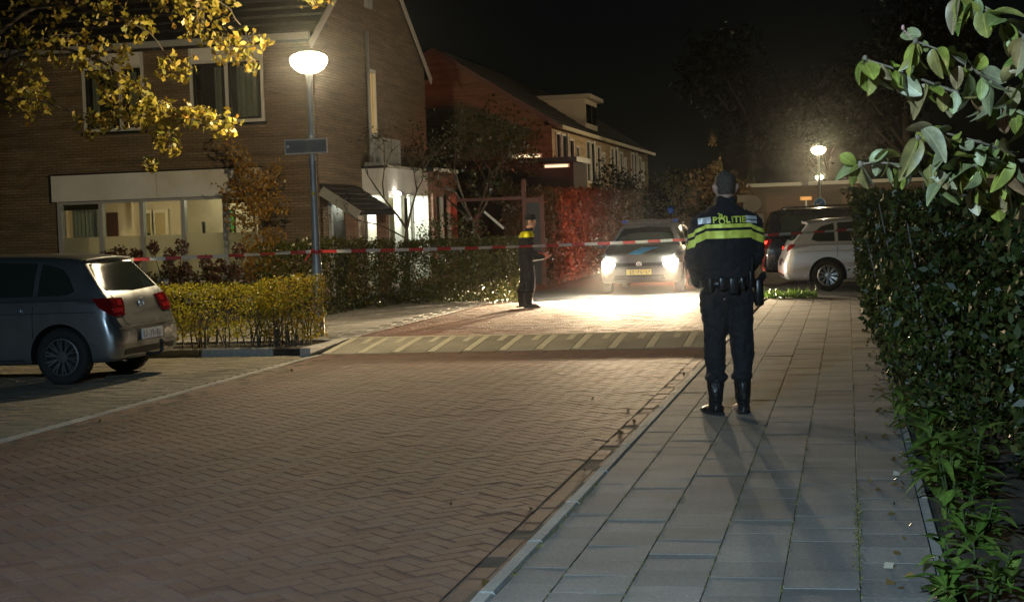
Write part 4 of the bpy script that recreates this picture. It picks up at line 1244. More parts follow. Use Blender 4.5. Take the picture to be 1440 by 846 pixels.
def hatch_rear(car, L, H, emb=True, lit=False, tall=(.74,.95)):
    h = H/1.455
    for sg in (-1,1):
        dd = Vector((.80,-sg*.60,0)).normalized()
        base = Vector((-.0,sg*.70,0)) - dd*3
        side = Vector((dd.y,-dd.x,0))    # horizontal, perpendicular to dd
        if side.x*1 < 0: side = -side     # +side goes forward / outboard
        def pt(s_,z): q = base+side*s_; return (q.x,q.y,z*h)
        z0,z1 = tall
        tl = car.patch('tail_light',[[pt(-.13,z0),pt(.03,z0-.005),pt(.13,z0+.03)],[pt(-.155,(z0+z1)/2),pt(.03,(z0+z1)/2),pt(.20,(z0+z1)/2)],[pt(-.15,z1-.01),pt(.04,z1),pt(.23,z1)]],dd,M['tail_on'] if lit else M['taillens'],.012,12)
        car.patch('lamp_element',[[pt(-.10,z0+.035),pt(.06,z0+.035)],[pt(-.11,z0+.085),pt(.07,z0+.085)]],dd,M['taillens2'],.016,6,tl)
        car.patch('lamp_element',[[pt(-.11,z1-.09),pt(-.03,z1-.09)],[pt(-.11,z1-.03),pt(-.03,z1-.03)]],dd,M['taillens2'],.016,5,tl)
    b = MB(); b.bar((.36,-.02,1.06*h),(.245,.30,1.045*h),.022,.02); b.ell((.30,0,1.045*h),(.07,.06,.05),10,6); b.build('rear_wiper', M['black'], car.root, False)
    car.patch('lower_bumper',[[(-2,-.62,.30),(-2,0,.29),(-2,.62,.30)],[(-2,-.62,.36),(-2,0,.365),(-2,.62,.36)]],(1,0,0),M['black'],.004,12)
    car.line('bumper_edge',[(-2,y,.605*h+.012*(1-(y/.7)**2)) for y in (-.7,-.4,0,.4,.7)],(1,0,0),.02,M['black'],None,.004)

# --- grey hatchback parked at left, nose away from the road
C1 = empty('parked_car', (-7.55,16.03,-.1), R(180), 'grey hatchback with tow bar parked nose-in by the yellow hedge', 'car')
PL, PH = 3.9, 1.40
car1 = Car('grey', hatch_stations(PL,PH,.825), M['paint_grey'], (.66,3.10), .30, C1)
common(car1, PL, .825, True, PH)
hatch_rear(car1, PL, PH, tall=(.745,.945))
h_,n_ = car1.hit((-2,0,.86*PH/1.455),(1,0,0)); emblem(C1,(h_.x-.004,0,.86*PH/1.455),.058,-1)
h_,n_ = car1.hit((-2,0,.50),(1,0,0))
car1.patch('plate_recess',[[(-2,-.34,.425),(-2,0,.425),(-2,.34,.425)],[(-2,-.34,.565),(-2,0,.565),(-2,.34,.565)]],(1,0,0),M['black'],.003,8)
plate(C1,h_.x-.018,.495,-1,M['plate_bluelit'])
b = MB(); b.tube([(.12,0,.27),(.0,0,.26),(-.10,0,.27),(-.125,0,.31),(-.125,0,.37)],.02,10); b.ell((-.125,0,.395),(.03,.03,.03),12,8); b.build('tow_bar', M['black'], C1, False, True)
b = MB().box(.02,.1,-.45,-.30,.285,.31); b.build('fog_lamp', M['taillens2'], C1, False)

M['rim_dark'] = simple('dull_alloy',(.12,.12,.125),.5,.6)
for w_ in car1.wheels:
    for q_ in w_.children:
        if q_.name.startswith('rim'): q_.data.materials[0] = M['rim_dark']
# --- silver hatchback at right, side-on
C2 = empty('parked_car', (-1.36,32.45,-.1), R(7), 'silver hatchback parked side-on with alloy wheels and unlit tail light', 'car')
car2 = Car('silver', hatch_stations(4.25,1.46,.895), M['paint_silver'], (.86,3.46), .315, C2)
common(car2, 4.25, .895, True, 1.46)
hatch_rear(car2, 4.25, 1.46, tall=(.80,.94))
h_,n_ = car2.hit((-2,0,.87),(1,0,0)); emblem(C2,(h_.x-.004,0,.87),.055,-1)
car2.patch('plate_recess',[[(-2,-.34,.52),(-2,.34,.52)],[(-2,-.34,.66),(-2,.34,.66)]],(1,0,0),M['black'],.003,8)

# --- dark people carrier behind it, rear lights burning
def mpv_stations():
    S = [(0.00,.44,.55,.62,.70,.62),(.03,.32,.64,.72,.80,.68),(.07,.28,.80,.92,.85,.70),(.11,.27,.93,1.08,.88,.72),(.16,.26,.985,1.30,.89,.71),(.22,.26,1.0,1.50,.895,.68),(.30,.25,1.005,1.615,.90,.655),(.42,.25,1.01,1.645,.90,.65),
         (1.2,.24,1.0,1.68,.90,.65),(2.2,.24,.99,1.68,.90,.65),(2.8,.24,.985,1.60,.90,.64),(3.3,.24,.975,1.33,.895,.68),(3.55,.24,.96,1.12,.89,.74),(3.9,.24,.90,1.0,.87,.74),(4.2,.25,.80,.89,.82,.68),(4.35,.27,.68,.75,.72,.6),(4.43,.3,.56,.61,.58,.5)]
    return S
C3 = empty('parked_car', (-1.98,36.3,-.1), R(6), 'dark people carrier with glowing red tail lights behind the silver hatchback', 'car')
car3 = Car('dark', mpv_stations(), M['paint_dark'], (.95,3.6), .33, C3)
for sg in (-1,1):
    d=(0,-sg,0)
    for xa,xb in ((.45,1.2),(1.27,2.15),(2.22,3.0)):
        car3.patch('side_window',[[(xa,sg*3,1.06),(xb,sg*3,1.05)],[(xa,sg*3,1.5),(xb,sg*3,1.52 if xb<2.9 else 1.4)]],d,M['carglass'],.004)
    car3.line('window_trim',[(x,sg*3,1.03) for x in (.3,1,2,3.2)],d,.03,M['chrome'],None,.01)
    b = MB(); b.tube([(.5,sg*.60,1.65),(.6,sg*.60,1.70),(2.5,sg*.60,1.72),(2.65,sg*.60,1.67)],.018,8); b.build('roof_rail', M['chrome'], C3, False, True)
    car3.line('door_gap',[(1.235,sg*3,z) for z in (.35,.6,.95)],d,.01,M['seam']); car3.line('door_gap',[(2.19,sg*3,z) for z in (.35,.6,.95)],d,.01,M['seam'])
    dd = Vector((.85,-sg*.52,0)).normalized(); base = Vector((0,sg*.76,0))-dd*3; side = Vector((dd.y,-dd.x,0)); side = side if side.x>0 else -side
    def pt(s_,z): q = base+side*s_; return (q.x,q.y,z)
    tl = car3.patch('tail_light',[[pt(-.16,.80),pt(.16,.80)],[pt(-.18,.9),pt(.2,.9)],[pt(-.16,1.0),pt(.2,1.0)]],dd,M['taillens'],.012,10)
    car3.patch('lit_element',[[pt(-.12,.90),pt(.12,.90)],[pt(-.12,.96),pt(.14,.96)]],dd,M['tail_on'],.018,8,tl)
    car3.patch('reflector',[[pt(-.1,.52),pt(.08,.52)],[pt(-.1,.62),pt(.08,.62)]],dd,M['taillens'],.01,6)
    tl_ = bpy.data.lights.new('tail_lamp_light','SPOT'); tl_.energy = TAIL_W; tl_.color = (1,.19,.10); tl_.shadow_soft_size = .06; tl_.spot_size = R(116); tl_.spot_blend = 1.0
    to = bpy.data.objects.new('tail_lamp_light', tl_); link(to, C3); to.location = (-.10,sg*.66,.93); to.rotation_euler = (R(62),0,R(51))
car3.patch('rear_window',[[(-2,-.66,1.08),(-2,0,1.07),(-2,.66,1.08)],[(-2,-.6,1.52),(-2,0,1.54),(-2,.6,1.52)]],(1,0,0),M['carglass'],.004,12)

# --- police car with full headlights, facing the viewpoint
C4 = empty('police_car', (-4.26,36.6,-.1), R(-90), 'grey marked patrol car with dazzling headlights and blue bonnet stripe', 'car')
PLc = 4.25
car4 = Car('police', hatch_stations(PLc,1.47,.89), M['paint_police'], (.86,3.46), .315, C4)
common(car4, PLc, .89, True, 1.47)
kk = PLc/3.97
# bonnet stripes
M['stripe_blue'] = simple('blue_stripe',(.04,.40,.85),.35)
M['stripe_orange'] = simple('orange_stripe',(.75,.16,.03),.4)
car4.patch('blue_stripe',[[(3.30*kk,-.02,3),(3.72*kk,-.24,3)],[(3.30*kk,.36,3),(3.74*kk,.02,3)]],(0,0,-1),M['stripe_blue'],.004,8)
0 and car4.patch('orange_stripe',[[(3.30*kk,-.30,3),(3.66*kk,-.45,3)],[(3.30*kk,-.08,3),(3.72*kk,-.28,3)]],(0,0,-1),M['stripe_orange'],.004,8)
fx = (-1,0,0)
car4.patch('grille',[[(8,-.46,.575),(8,0,.57),(8,.46,.575)],[(8,-.50,.65),(8,0,.645),(8,.50,.65)]],fx,M['black'],.006,14)
car4.patch('lower_grille',[[(8,-.55,.30),(8,0,.29),(8,.55,.30)],[(8,-.50,.40),(8,0,.40),(8,.50,.40)]],fx,M['black'],.006,14)
h_,n_ = car4.hit((8,0,.615),fx); emblem(C4,(h_.x+.012,0,.615),.06,1)
h_,n_ = car4.hit((8,0,.46),fx); plate(C4,h_.x+.014,.46,1,M['plate_yellow'])
for sg in (-1,1):
    dd = Vector((-.88,-sg*.47,0)).normalized(); base = Vector((3.80*kk,sg*.62,0))-dd*3; side = Vector((dd.y,-dd.x,0)); side = side if side.y*sg>0 else -side
    def pt(s_,z): q = base+side*s_; return (q.x,q.y,z)
    hl = car4.patch('headlight',[[pt(-.16,.565),pt(.14,.585)],[pt(-.17,.62),pt(.18,.64)],[pt(-.12,.665),pt(.19,.70)]],dd,M['headglow'],.008,12)
    hh,nn = car4.hit(pt(0.0,.625),dd)
    lens = MB(); c_ = hh+Vector((.035,0,0)); n=20
    lens.loft([[(c_.x+xo,c_.y+r*math.cos(2*math.pi*k/n),c_.z+r*math.sin(2*math.pi*k/n)) for k in range(n)] for xo,r in ((-.03,.108),(.0,.105),(.014,.06),(.018,.002))],0,False)
    lens.build('lens', M['headlens'], hl, False, True)
    sl_ = bpy.data.lights.new('headlight_beam','SPOT'); sl_.energy = HEAD_W; sl_.color = (1,.75,.45); sl_.shadow_soft_size = .05; sl_.spot_size = R(22.4); sl_.spot_blend = 1.0
    so = bpy.data.objects.new('headlight_beam', sl_); link(so, C4); so.location = (c_.x+.08,c_.y,c_.z); so.rotation_euler = (R(90-11),0,R(-90)); so.scale = (4.5,1,1)
# roof bar with blue lenses and an aerial beacon
b = MB(); b.box(1.95,2.12,-.5,.5,1.475,1.54); b.build('light_bar', M['black'], C4, False)
M['bluelens'] = simple('blue_lens',(.02,.07,.35),.15,spec=.8)
for y0,y1 in ((-.62,-.505),(.505,.62)):
    b = MB().box(1.96,2.11,y0,y1,1.47,1.535).build('blue_lens', M['bluelens'], C4, False)
# on this car's own left side a raised beacon
b = MB(); b.tube([(1.7,.42,1.46),(1.7,.42,1.66)],.02,8); b.build('beacon_stalk', M['chrome'], C4, False)
MB().lathe([(.05,1.66),(.075,1.68),(.075,1.76),(.05,1.80),(.01,1.81)],(1.7,.42,0),14).build('beacon', M['bluelens'], C4, False, True)
# ------------------------------------------------------------------ people
def cloth(name, col, rough=.85, sheen=.1, wr=.25):
    m = simple(name, col, rough, 0, .25, 30, .25)
    m.node_tree.nodes['Principled BSDF'].inputs['Sheen Weight'].default_value = sheen
    return m
M['navy'] = cloth('navy_uniform', (.0065,.0075,.012), .85, .03)
M['navy2'] = cloth('navy_trousers', (.007,.008,.012), .85, .03)
M['leather'] = simple('black_leather', (.012,.012,.013), .32, 0, .2, 30, .3)
M['skin'] = simple('skin', (.50,.30,.23), .55, 0, .1, 12, .1)
M['hair'] = simple('short_hair', (.085,.066,.052), .7, 0, .5, 90, 1.)
M['hivis'] = simple('yellow_reflective_band', (.90,.92,.13), .5, .15)
M['reflect'] = simple('white_reflective_patch', (.98,.98,.98), .5, .5)
M['lettering'] = simple('yellow_lettering', (.85,.92,.12), .5, .1)
M['softwhite'] = simple('pale_trim', (.7,.68,.62), .6)

def blob(parts, name, m, parent, vox=.013, smooth=5, wrinkle=0., wscale=.12, extra=None, disp2=0.):
    """overlapping closed lofts fused into one continuous skin"""
    o = bpy.data.objects.new(name, parts.mesh(name, [m])); link(o)
    bm = bmesh.new(); bm.from_mesh(o.data); bmesh.ops.recalc_face_normals(bm, faces=bm.faces); bm.to_mesh(o.data); bm.free()
    r = o.modifiers.new('fuse','REMESH'); r.mode = 'VOXEL'; r.voxel_size = vox
    s = o.modifiers.new('soft','SMOOTH'); s.factor = .5; s.iterations = smooth
    me = ev_mesh(o)
    o.modifiers.clear(); o.data = me
    if wrinkle:
        co = [v.co.copy() for v in me.vertices]; no = [v.normal.copy() for v in me.vertices]
        for v,c,n in zip(me.vertices,co,no):
            f = noise.noise(Vector((c.x*1.2,c.y*1.2,c.z*.55))/wscale)+.5*noise.noise(Vector((c.x,c.y,c.z*.4))/(wscale*.4))
            g = abs(noise.noise(Vector((c.x*.8+4,c.y*.8,c.z*1.6))/(wscale*.8)))
            v.co = c+n*(f*wrinkle - (max(0,.18-g)*wrinkle*3.2))
    for p in me.polygons: p.use_smooth = True
    me.update()
    o.parent = parent
    return o

def ring(c, rx, ry, n=20, rot=None, sq=2.0):
    out = []
    for k in range(n):
        a = 2*math.pi*k/n; ca, sa = math.cos(a), math.sin(a)
        x = rx*math.copysign(abs(ca)**(2/sq),ca); y = ry*math.copysign(abs(sa)**(2/sq),sa)
        v = Vector((x,y,0))
        if rot is not None: v = rot @ v
        out.append((c[0]+v.x,c[1]+v.y,c[2]+v.z))
    return out
def limb(mb, pts, rads, n=14):
    """tapering limb through pts; a rounded end at both ends"""
    P = [Vector(p) for p in pts]; RR = list(rads)
    # refine
    Q=[];S=[]
    for i in range(len(P)-1):
        for t in (0,.33,.66):
            Q.append(P[i].lerp(P[i+1],t)); S.append(RR[i]*(1-t)+RR[i+1]*t)
    Q.append(P[-1]); S.append(RR[-1])
    d0=(Q[0]-Q[1]).normalized(); d1=(Q[-1]-Q[-2]).normalized()
    Q=[Q[0]+d0*S[0]*.6]+Q+[Q[-1]+d1*S[-1]*.6]; S=[S[0]*.55]+S+[S[-1]*.55]
    mb.tube(Q,S,n)

def hand(mb, wrist, direc, palmn, side):
    """palm, four unequal curled fingers and a thumb from the side of the palm"""
    w = Vector(wrist); d = Vector(direc).normalized(); n = Vector(palmn); n = (n-d*n.dot(d)).normalized(); s = d.cross(n)*side
    rot = Matrix((s,n,d)).transposed()
    mb.loft([ring(w-d*.01,.026,.02,12,rot),ring(w+d*.02,.032,.019,12,rot,2.4),ring(w+d*.055,.041,.016,12,rot,2.6),ring(w+d*.085,.041,.014,12,rot,2.6),ring(w+d*.093,.03,.009,12,rot)],0)
    for i,(off,L,r) in enumerate(((.030,.070,.0092),(.010,.078,.0096),(-.010,.072,.0092),(-.029,.056,.0080))):
        p = w+d*.078+s*off; a = 0; pts=[p]; q=p
        for k,fr in enumerate((.45,.32,.23)):
            a += R(28+6*k+3*i); q = q+(d*math.cos(a)+n*math.sin(a))*L*fr; pts.append(q)
        mb.tube([p-d*.02]+pts,[r,r,r*.95,r*.88,r*.72],8)
    p = w+d*.025+s*.028; q = p+(s*.7+d*.6+n*.25).normalized()*.036; t = q+(d*.9+n*.5+s*.1).normalized()*.030
    mb.tube([p-s*.012,p,q,t],[.012,.0125,.0105,.008],8)

def person(root, P):
    """body, clothing, boots and hair in local coordinates: facing +y"""
    hz = P['head']; lean = P.get('lean',0)
    sh = P['sh']; hp = P['hip']; vox = P.get('vox',.012)
    def ln(z): return lean*max(0,z-.9)**1.3
    # ---- body: head, neck, trunk, arms with hands, legs
    b = MB()
    hx,hy,hzc = hz
    hr = Matrix.Rotation(P.get('turn',0),3,'Z')
    def hp_(x,y,z): v = hr @ Vector((x,y,0)); return (hx+v.x,hy+v.y,hzc+z)
    prof = [(-.120,.045,.035,.030),(-.105,.058,.047,.022),(-.075,.066,.060,.012),(-.03,.071,.078,.004),(.02,.076,.090,0),(.06,.074,.090,-.004),(.09,.062,.075,-.006),(.112,.036,.045,-.006),(.120,.012,.015,-.006)]
    b.loft([[hp_(*(Vector(q)-Vector((0,0,0))).to_tuple()) for q in ring((0,cy,z),rx,ry,20)] for z,rx,ry,cy in prof],0)
    # nose, brow, lips, chin, ears
    e = MB()
    b.loft([[hp_(x,.088+yy,z) for x,yy,z in q] for q in ([(-.014,-.012,.022),(.014,-.012,.022),(0,.0,.026)],[(-.019,-.008,-.022),(.019,-.008,-.022),(0,.024,-.016)],[(-.012,-.012,-.03),(.012,-.012,-.03),(0,.006,-.03)])],0)
    c=hp_(0,.080,-.055); b.ell(c,(.024,.013,.009),10,6)
    c=hp_(0,.078,.032); b.ell(c,(.05,.014,.009),12,6)
    for sg in (-1,1):
        c=hp_(sg*.079,-.005,-.005); b.ell(c,(.015,.024,.037),10,8)
        c=hp_(sg*.090,-.014,.006); b.ell(c,(.010,.020,.026),8,6)
    neck0 = Vector((hx*.6,hy*.6+ln(1.5)*.4,sh+.06)); 
    b.loft([ring((hx*.3,ln(1.45)-.01,sh-.03),.07,.065),ring(neck0,.060,.060),ring((hx,hy-.012,hzc-.075),.056,.060),ring((hx,hy,hzc-.02),.05,.055)],0)
    b.loft([ring((0,ln(z)+cy,z),rx,ry,22,None,2.4) for z,rx,ry,cy in ((hp-.08,.12,.09,0),(hp,.15,.105,0),(hp+.13,.142,.10,0),(hp+.30,.16,.11,0),(sh-.12,.185,.115,0),(sh-.04,.17,.09,0),(sh+.01,.09,.06,0))],0)
    for sg,A in ((-1,P['armL']),(1,P['armR'])):
        limb(b,A['pts'],(.052,.042,.036,.027)[:len(A['pts'])])
        w = Vector(A['pts'][-1]); hand(b,w,A['hd'],A['pn'],sg)
    for L_ in (P['legL'],P['legR']):
        limb(b,L_['pts'],(.085,.062,.05,.038))
        an = Vector(L_['pts'][-1]); f = Vector((math.sin(-L_.get('toe',0)),math.cos(L_.get('toe',0)),0))
        limb(b,[an+Vector((0,0,-.03)),an+f*.10+Vector((0,0,-.05)),an+f*.17+Vector((0,0,-.06))],(.036,.032,.024))
    body = blob(b,'body',M['skin'],root,P.get('bvox',.009),3)
    for sg in (-1,1):      # eyes
        c=hp_(sg*.031,.080,.008); o=MB(); o.ell(c,(.014,.010,.009),10,6); 
        ey=o.build('eye', M['eyewhite'], body, False, True)
        c=hp_(sg*.031,.089,.008); MB().ell(c,(.0055,.003,.0055),8,6).build('iris', M['black'], ey, False, True)
    # ---- hair
    h = MB()
    hprof = [(-.052,.062,.068,-.002),(-.03,.0715,.0795,.001),(.0,.0765,.0875,.0),(.04,.0785,.0935,-.002),(.075,.0735,.0895,-.005),(.105,.052,.063,-.006),(.124,.026,.032,-.006),(.129,.008,.01,-.006)]
    H_ = []
    for z,rx,ry,cy in hprof:
        q = ring((0,cy,z),rx,ry,24)
        q = [(x, min(y, .05+ .32*max(0,z)) if z < .08 else y, zz) for x,y,zz in q]
        H_.append([hp_(*p) for p in q])
    h.loft(H_,0)
    blob(h,'hair',M['hair'],root,.006,1,.0035,.010)
    # ---- trousers
    t = MB()
    t.loft([ring((0,ln(z),z),rx,ry,22,None,2.3) for z,rx,ry in ((hp-.10,.13,.10),(hp-.03,.172,.125),(hp+.06,.176,.122),(hp+.15,.168,.115))],0)
    for L_ in (P['legL'],P['legR']):
        p = [Vector(q) for q in L_['pts']]
        an = p[-1]
        pts = [p[0],p[1],p[2] if len(p)>3 else p[1].lerp(an,.5), an+Vector((0,0,.20)), an+Vector((0,0,.125))]
        limb(t,pts,(.112,.084,.072,.074,.056))
        t.ell(tuple(an+Vector((0,-.008,.195))),(.092,.088,.045),14,8)
    blob(t,'trousers',M['navy2'],root,vox,3,.017,.10)
    # ---- jacket
    j = MB()
    j.loft([ring((0,ln(z)+cy,z),rx,ry,26,None,2.5) for z,rx,ry,cy in P['jacket']],0)
    for sg,A in ((-1,P['armL']),(1,P['armR'])):
        p=[Vector(q) for q in A['pts']]
        e_=p[-1]+(p[-2]-p[-1]).normalized()*.02
        limb(j,[p[0]+Vector((-sg*.05,0,.005)),p[0],p[1],*p[2:-1],e_],(.086,.078,.064,.056,.05)[:len(p)+1])
    jk = blob(j,'jacket',M['navy'],root,vox,4,.014,.12)
    # ---- boots
    for L_ in (P['legL'],P['legR']):
        an = Vector(L_['pts'][-1]); a = L_.get('toe',0); f = Vector((math.sin(a),math.cos(a),0)); z0 = an.z-.085
        rot = Matrix.Rotation(-a,3,'Z')
        k = MB()
        k.loft([ring((an.x,an.y,an.z+.19),.066,.070),ring((an.x,an.y,an.z+.10),.060,.068),ring((an.x,an.y,an.z+.03),.054,.066),ring(tuple(an+f*.012+Vector((0,0,-.02))),.046,.066,20,rot),ring(tuple(an+f*.03+Vector((0,0,-.06))),.046,.085,20,rot),ring(tuple(an+f*.03+Vector((0,0,-.083))),.046,.09,20,rot)],0)
        rot2 = Matrix.Rotation(-a,3,'Z') @ Matrix.Rotation(R(-90),3,'X')
        k.loft([ring(tuple(an+f*(-.045)+Vector((0,0,-.045))),.040,.038,18,rot2),ring(tuple(an+f*.05+Vector((0,0,-.046))),.046,.040,18,rot2),ring(tuple(an+f*.13+Vector((0,0,-.055))),.046,.031,18,rot2),ring(tuple(an+f*.185+Vector((0,0,-.062))),.034,.022,18,rot2)],0)
        bt = blob(k,'boot',M['leather'],root,.008,2,.006,.05)
        s_ = MB(); n=22; sole=[]
        for zz in (z0,z0+.022):
            sole.append([tuple(an+f*(.055+.145*math.cos(2*math.pi*q/n))+Vector((f.y,-f.x,0))*(.049-.008*math.cos(2*math.pi*q/n))*math.sin(2*math.pi*q/n)+Vector((0,0,zz-an.z))) for q in range(n)])
        s_.loft(sole,0); s_.build('sole', M['rubber'], bt, False)
    return body, jk
M['eyewhite'] = simple('eye_white',(.7,.68,.65),.3)

def bvh_of(*objs):
    v=[];f=[]
    for o in objs:
        b=len(v); v+=[x.co.copy() for x in o.data.vertices]; f+=[[b+i for i in p.vertices] for p in o.data.polygons]
    return BVHTree.FromPolygons(v,f)
def drape(bvh, name, m, parent, xs, zf0, zf1, nz=3, d=(0,1,0), off=.004, start=-2., zs=None):
    """a band of cloth laid on to the jacket: columns xs, between heights zf0(x) and zf1(x)"""
    P=[]
    for i in range(nz+1):
        row=[]
        for x in xs:
            z=zf0(x)+(zf1(x)-zf0(x))*i/nz
            h=bvh.ray_cast(Vector((x,start,z)) if abs(d[1])>.5 else Vector((start,x,z)),Vector(d))
            row.append(tuple(h[0]+h[1]*off) if h[0] is not None else None)
        P.append(row)
    b=MB().grid(P)
    if not b.f: return None
    o=b.build(name,m,parent,False,True)
    bm=bmesh.new(); bm.from_mesh(o.data); bmesh.ops.recalc_face_normals(bm,faces=bm.faces)
    s=sum(f.normal.dot(Vector(d))*f.calc_area() for f in bm.faces)
    if s>0: bmesh.ops.reverse_faces(bm,faces=bm.faces)
    bm.to_mesh(o.data); bm.free()
    return o

# --- the officer in the foreground, seen from behind
O1 = empty('person', (-.875,11.62,-.006), R(13), 'officer standing on the footpath with back to the viewer, lime bands across jacket', 'person')
PO = dict(head=(.005,.02,1.675), sh=1.46, hip=.93, turn=R(4),
   armL=dict(pts=[(-.195,.0,1.42),(-.252,-.01,1.16),(-.20,.13,.99),(-.14,.24,1.0)],hd=(.75,.6,.1),pn=(.2,-.5,.8)),
   armR=dict(pts=[(.192,.0,1.42),(.222,.04,1.17),(.16,.20,1.02),(.10,.28,1.03)],hd=(-.8,.5,.1),pn=(-.2,-.5,.8)),
   legL=dict(pts=[(-.098,0,.90),(-.108,.012,.52),(-.112,-.01,.30),(-.112,-.02,.088)],toe=R(-22)),
   legR=dict(pts=[(.092,0,.90),(.098,.015,.52),(.095,.0,.30),(.092,.0,.088)],toe=R(12)),
   jacket=[(.985,.185,.135,0),(1.01,.198,.145,0),(1.06,.192,.138,0),(1.15,.196,.14,0),(1.28,.207,.143,0),(1.38,.213,.140,0),(1.44,.208,.125,0),(1.485,.185,.11,0),(1.52,.125,.092,.0),(1.55,.085,.085,.01),(1.60,.078,.080,.012),(1.615,.070,.072,.012)])
body1, jk1 = person(O1, PO)
bv = bvh_of(jk1)
X_ = np.linspace(-.335,.32,66)
def sag(x): return -.055*max(0,abs(x)-.17)/.15 + (.008 if abs(x)<.17 else 0) - (.02 if x<-.235 else 0)
drape(bv,'reflective_band',M['hivis'],jk1,X_,lambda x:1.372+sag(x),lambda x:1.400+sag(x),3)
drape(bv,'reflective_band',M['hivis'],jk1,X_,lambda x:1.296+sag(x),lambda x:1.352+sag(x),4)
drape(bv,'reflective_patch',M['reflect'],jk1,np.linspace(-.215,-.125,14),lambda x:1.418+.10*(x+.125),lambda x:1.462+.10*(x+.125),4,off=.004)
drape(bv,'reflective_patch',M['reflect'],jk1,np.linspace(.130,.215,14),lambda x:1.442-.12*(x-.13),lambda x:1.466-.12*(x-.13),3,off=.004)
drape(bv,'reflective_patch',M['reflect'],jk1,np.linspace(.130,.215,14),lambda x:1.416-.12*(x-.13),lambda x:1.434-.12*(x-.13),3,off=.004)
# the word on the back, one mesh per letter, and the flame-and-book badge
def letter(ch, xc, zc, hgt, parent):
    cu = bpy.data.curves.new('letter','FONT'); cu.body = ch; cu.size = hgt/.72; cu.align_x = 'CENTER'; cu.extrude = 0; cu.offset = .0018; cu.resolution_u = 4
    t = bpy.data.objects.new('letter', cu); link(t)
    me = ev_mesh(t); bpy.data.objects.remove(t)
    bm = bmesh.new(); bm.from_mesh(me)
    bmesh.ops.subdivide_edges(bm, edges=[e for e in bm.edges if e.calc_length()>.012], cuts=2, use_grid_fill=False)
    for v in bm.verts:
        p = Vector((xc+v.co.x,-2,zc-hgt/2+v.co.y)); h = bv.ray_cast(p,Vector((0,1,0)))
        if h[0] is not None: v.co = h[0]+Vector((0,-.006,0))
    bmesh.ops.recalc_face_normals(bm, faces=bm.faces)
    if sum(f.normal.y*f.calc_area() for f in bm.faces) > 0: bmesh.ops.reverse_faces(bm, faces=bm.faces)
    bm.to_mesh(me); bm.free(); me.materials.clear(); me.materials.append(M['lettering'])
    o = bpy.data.objects.new('letter', me); link(o, parent); return o
for ch_,x in (('P',-.100),('L',-.005),('I',.028),('T',.058),('I',.088),('E',.114)):
    letter(ch_, x, 1.441, .046, jk1)
def stroke_on(pts, w, name='badge'):
    b=MB(); A=[];B_=[]
    for i,p in enumerate(pts):
        p=Vector((p[0],0,p[1])); q0=Vector((pts[max(i-1,0)][0],0,pts[max(i-1,0)][1])); q1=Vector((pts[min(i+1,len(pts)-1)][0],0,pts[min(i+1,len(pts)-1)][1]))
        t=(q1-q0).normalized(); s=Vector((t.z,0,-t.x))*w/2
        for lst,q in ((A,p+s),(B_,p-s)):
            h=bv.ray_cast(Vector((q.x,-2,q.z)),Vector((0,1,0))); lst.append(tuple(h[0]+Vector((0,-.007,0))) if h[0] is not None else None)
    b.grid([A,B_]); return b
bx,bzz = -.053,1.432
pts=[(bx+.004+.020*math.cos(a),bzz-.004+.020*math.sin(a)) for a in np.linspace(0,2*math.pi,18)]
stroke_on(pts,.009).build('badge', M['lettering'], jk1, False)
for pts in ([(bx-.026,bzz+.022),(bx-.008,bzz+.018),(bx+.010,bzz+.026)],[(bx-.012,bzz+.028),(bx-.006,bzz+.044),(bx-.018,bzz+.056)],[(bx+.002,bzz+.022),(bx+.008,bzz+.040),(bx-.002,bzz+.050)],[(bx+.012,bzz+.020),(bx+.024,bzz+.026),(bx+.030,bzz+.036)]):
    stroke_on(pts,.011).build('badge', M['lettering'], jk1, False)
# belt with its gear
bl = MB(); bl.loft([ring((0,0,z),r,ry,30,None,2.5) for z,r,ry in ((.945,.192,.136),(.948,.200,.143),(.992,.203,.145),(.995,.195,.138))],0)
belt = bl.build('belt', M['leather'], O1, False, True)
def pouch(x,y,z,w,d,h,name='pouch',rz=0):
    b=MB(); n=16
    rot=Matrix.Rotation(rz,3,'Z')
    b.loft([ring((x,y,zz),w*s_,d*s_,n,rot,4) for zz,s_ in ((z-h/2,.8),(z-h/2+.01,.97),(z+h/2-.012,1),(z+h/2,.85))],0)
    return b.build(name, M['leather'], belt, False, True)
pouch(-.06,-.155,.975,.03,.022,.10); pouch(.02,-.158,.96,.038,.024,.12); pouch(.085,-.152,.975,.02,.02,.09); pouch(-.15,-.12,.965,.03,.028,.11,rz=R(-40))
hol=pouch(.225,-.02,.90,.034,.045,.20,'holster'); b=MB(); b.bar((.235,-.03,.985),(.255,-.10,1.03),.03,.045); b.build('grip', M['black'], hol, False)
rd=pouch(.155,-.125,1.0,.026,.02,.13,'radio',R(40)); MB().tube([(.16,-.13,1.06),(.165,-.13,1.16)],.006,6).build('aerial', M['black'], rd, False)
MB().box(.05,.075,-.182,-.178,.972,.99).build('buckle', M['chrome'], belt, False)

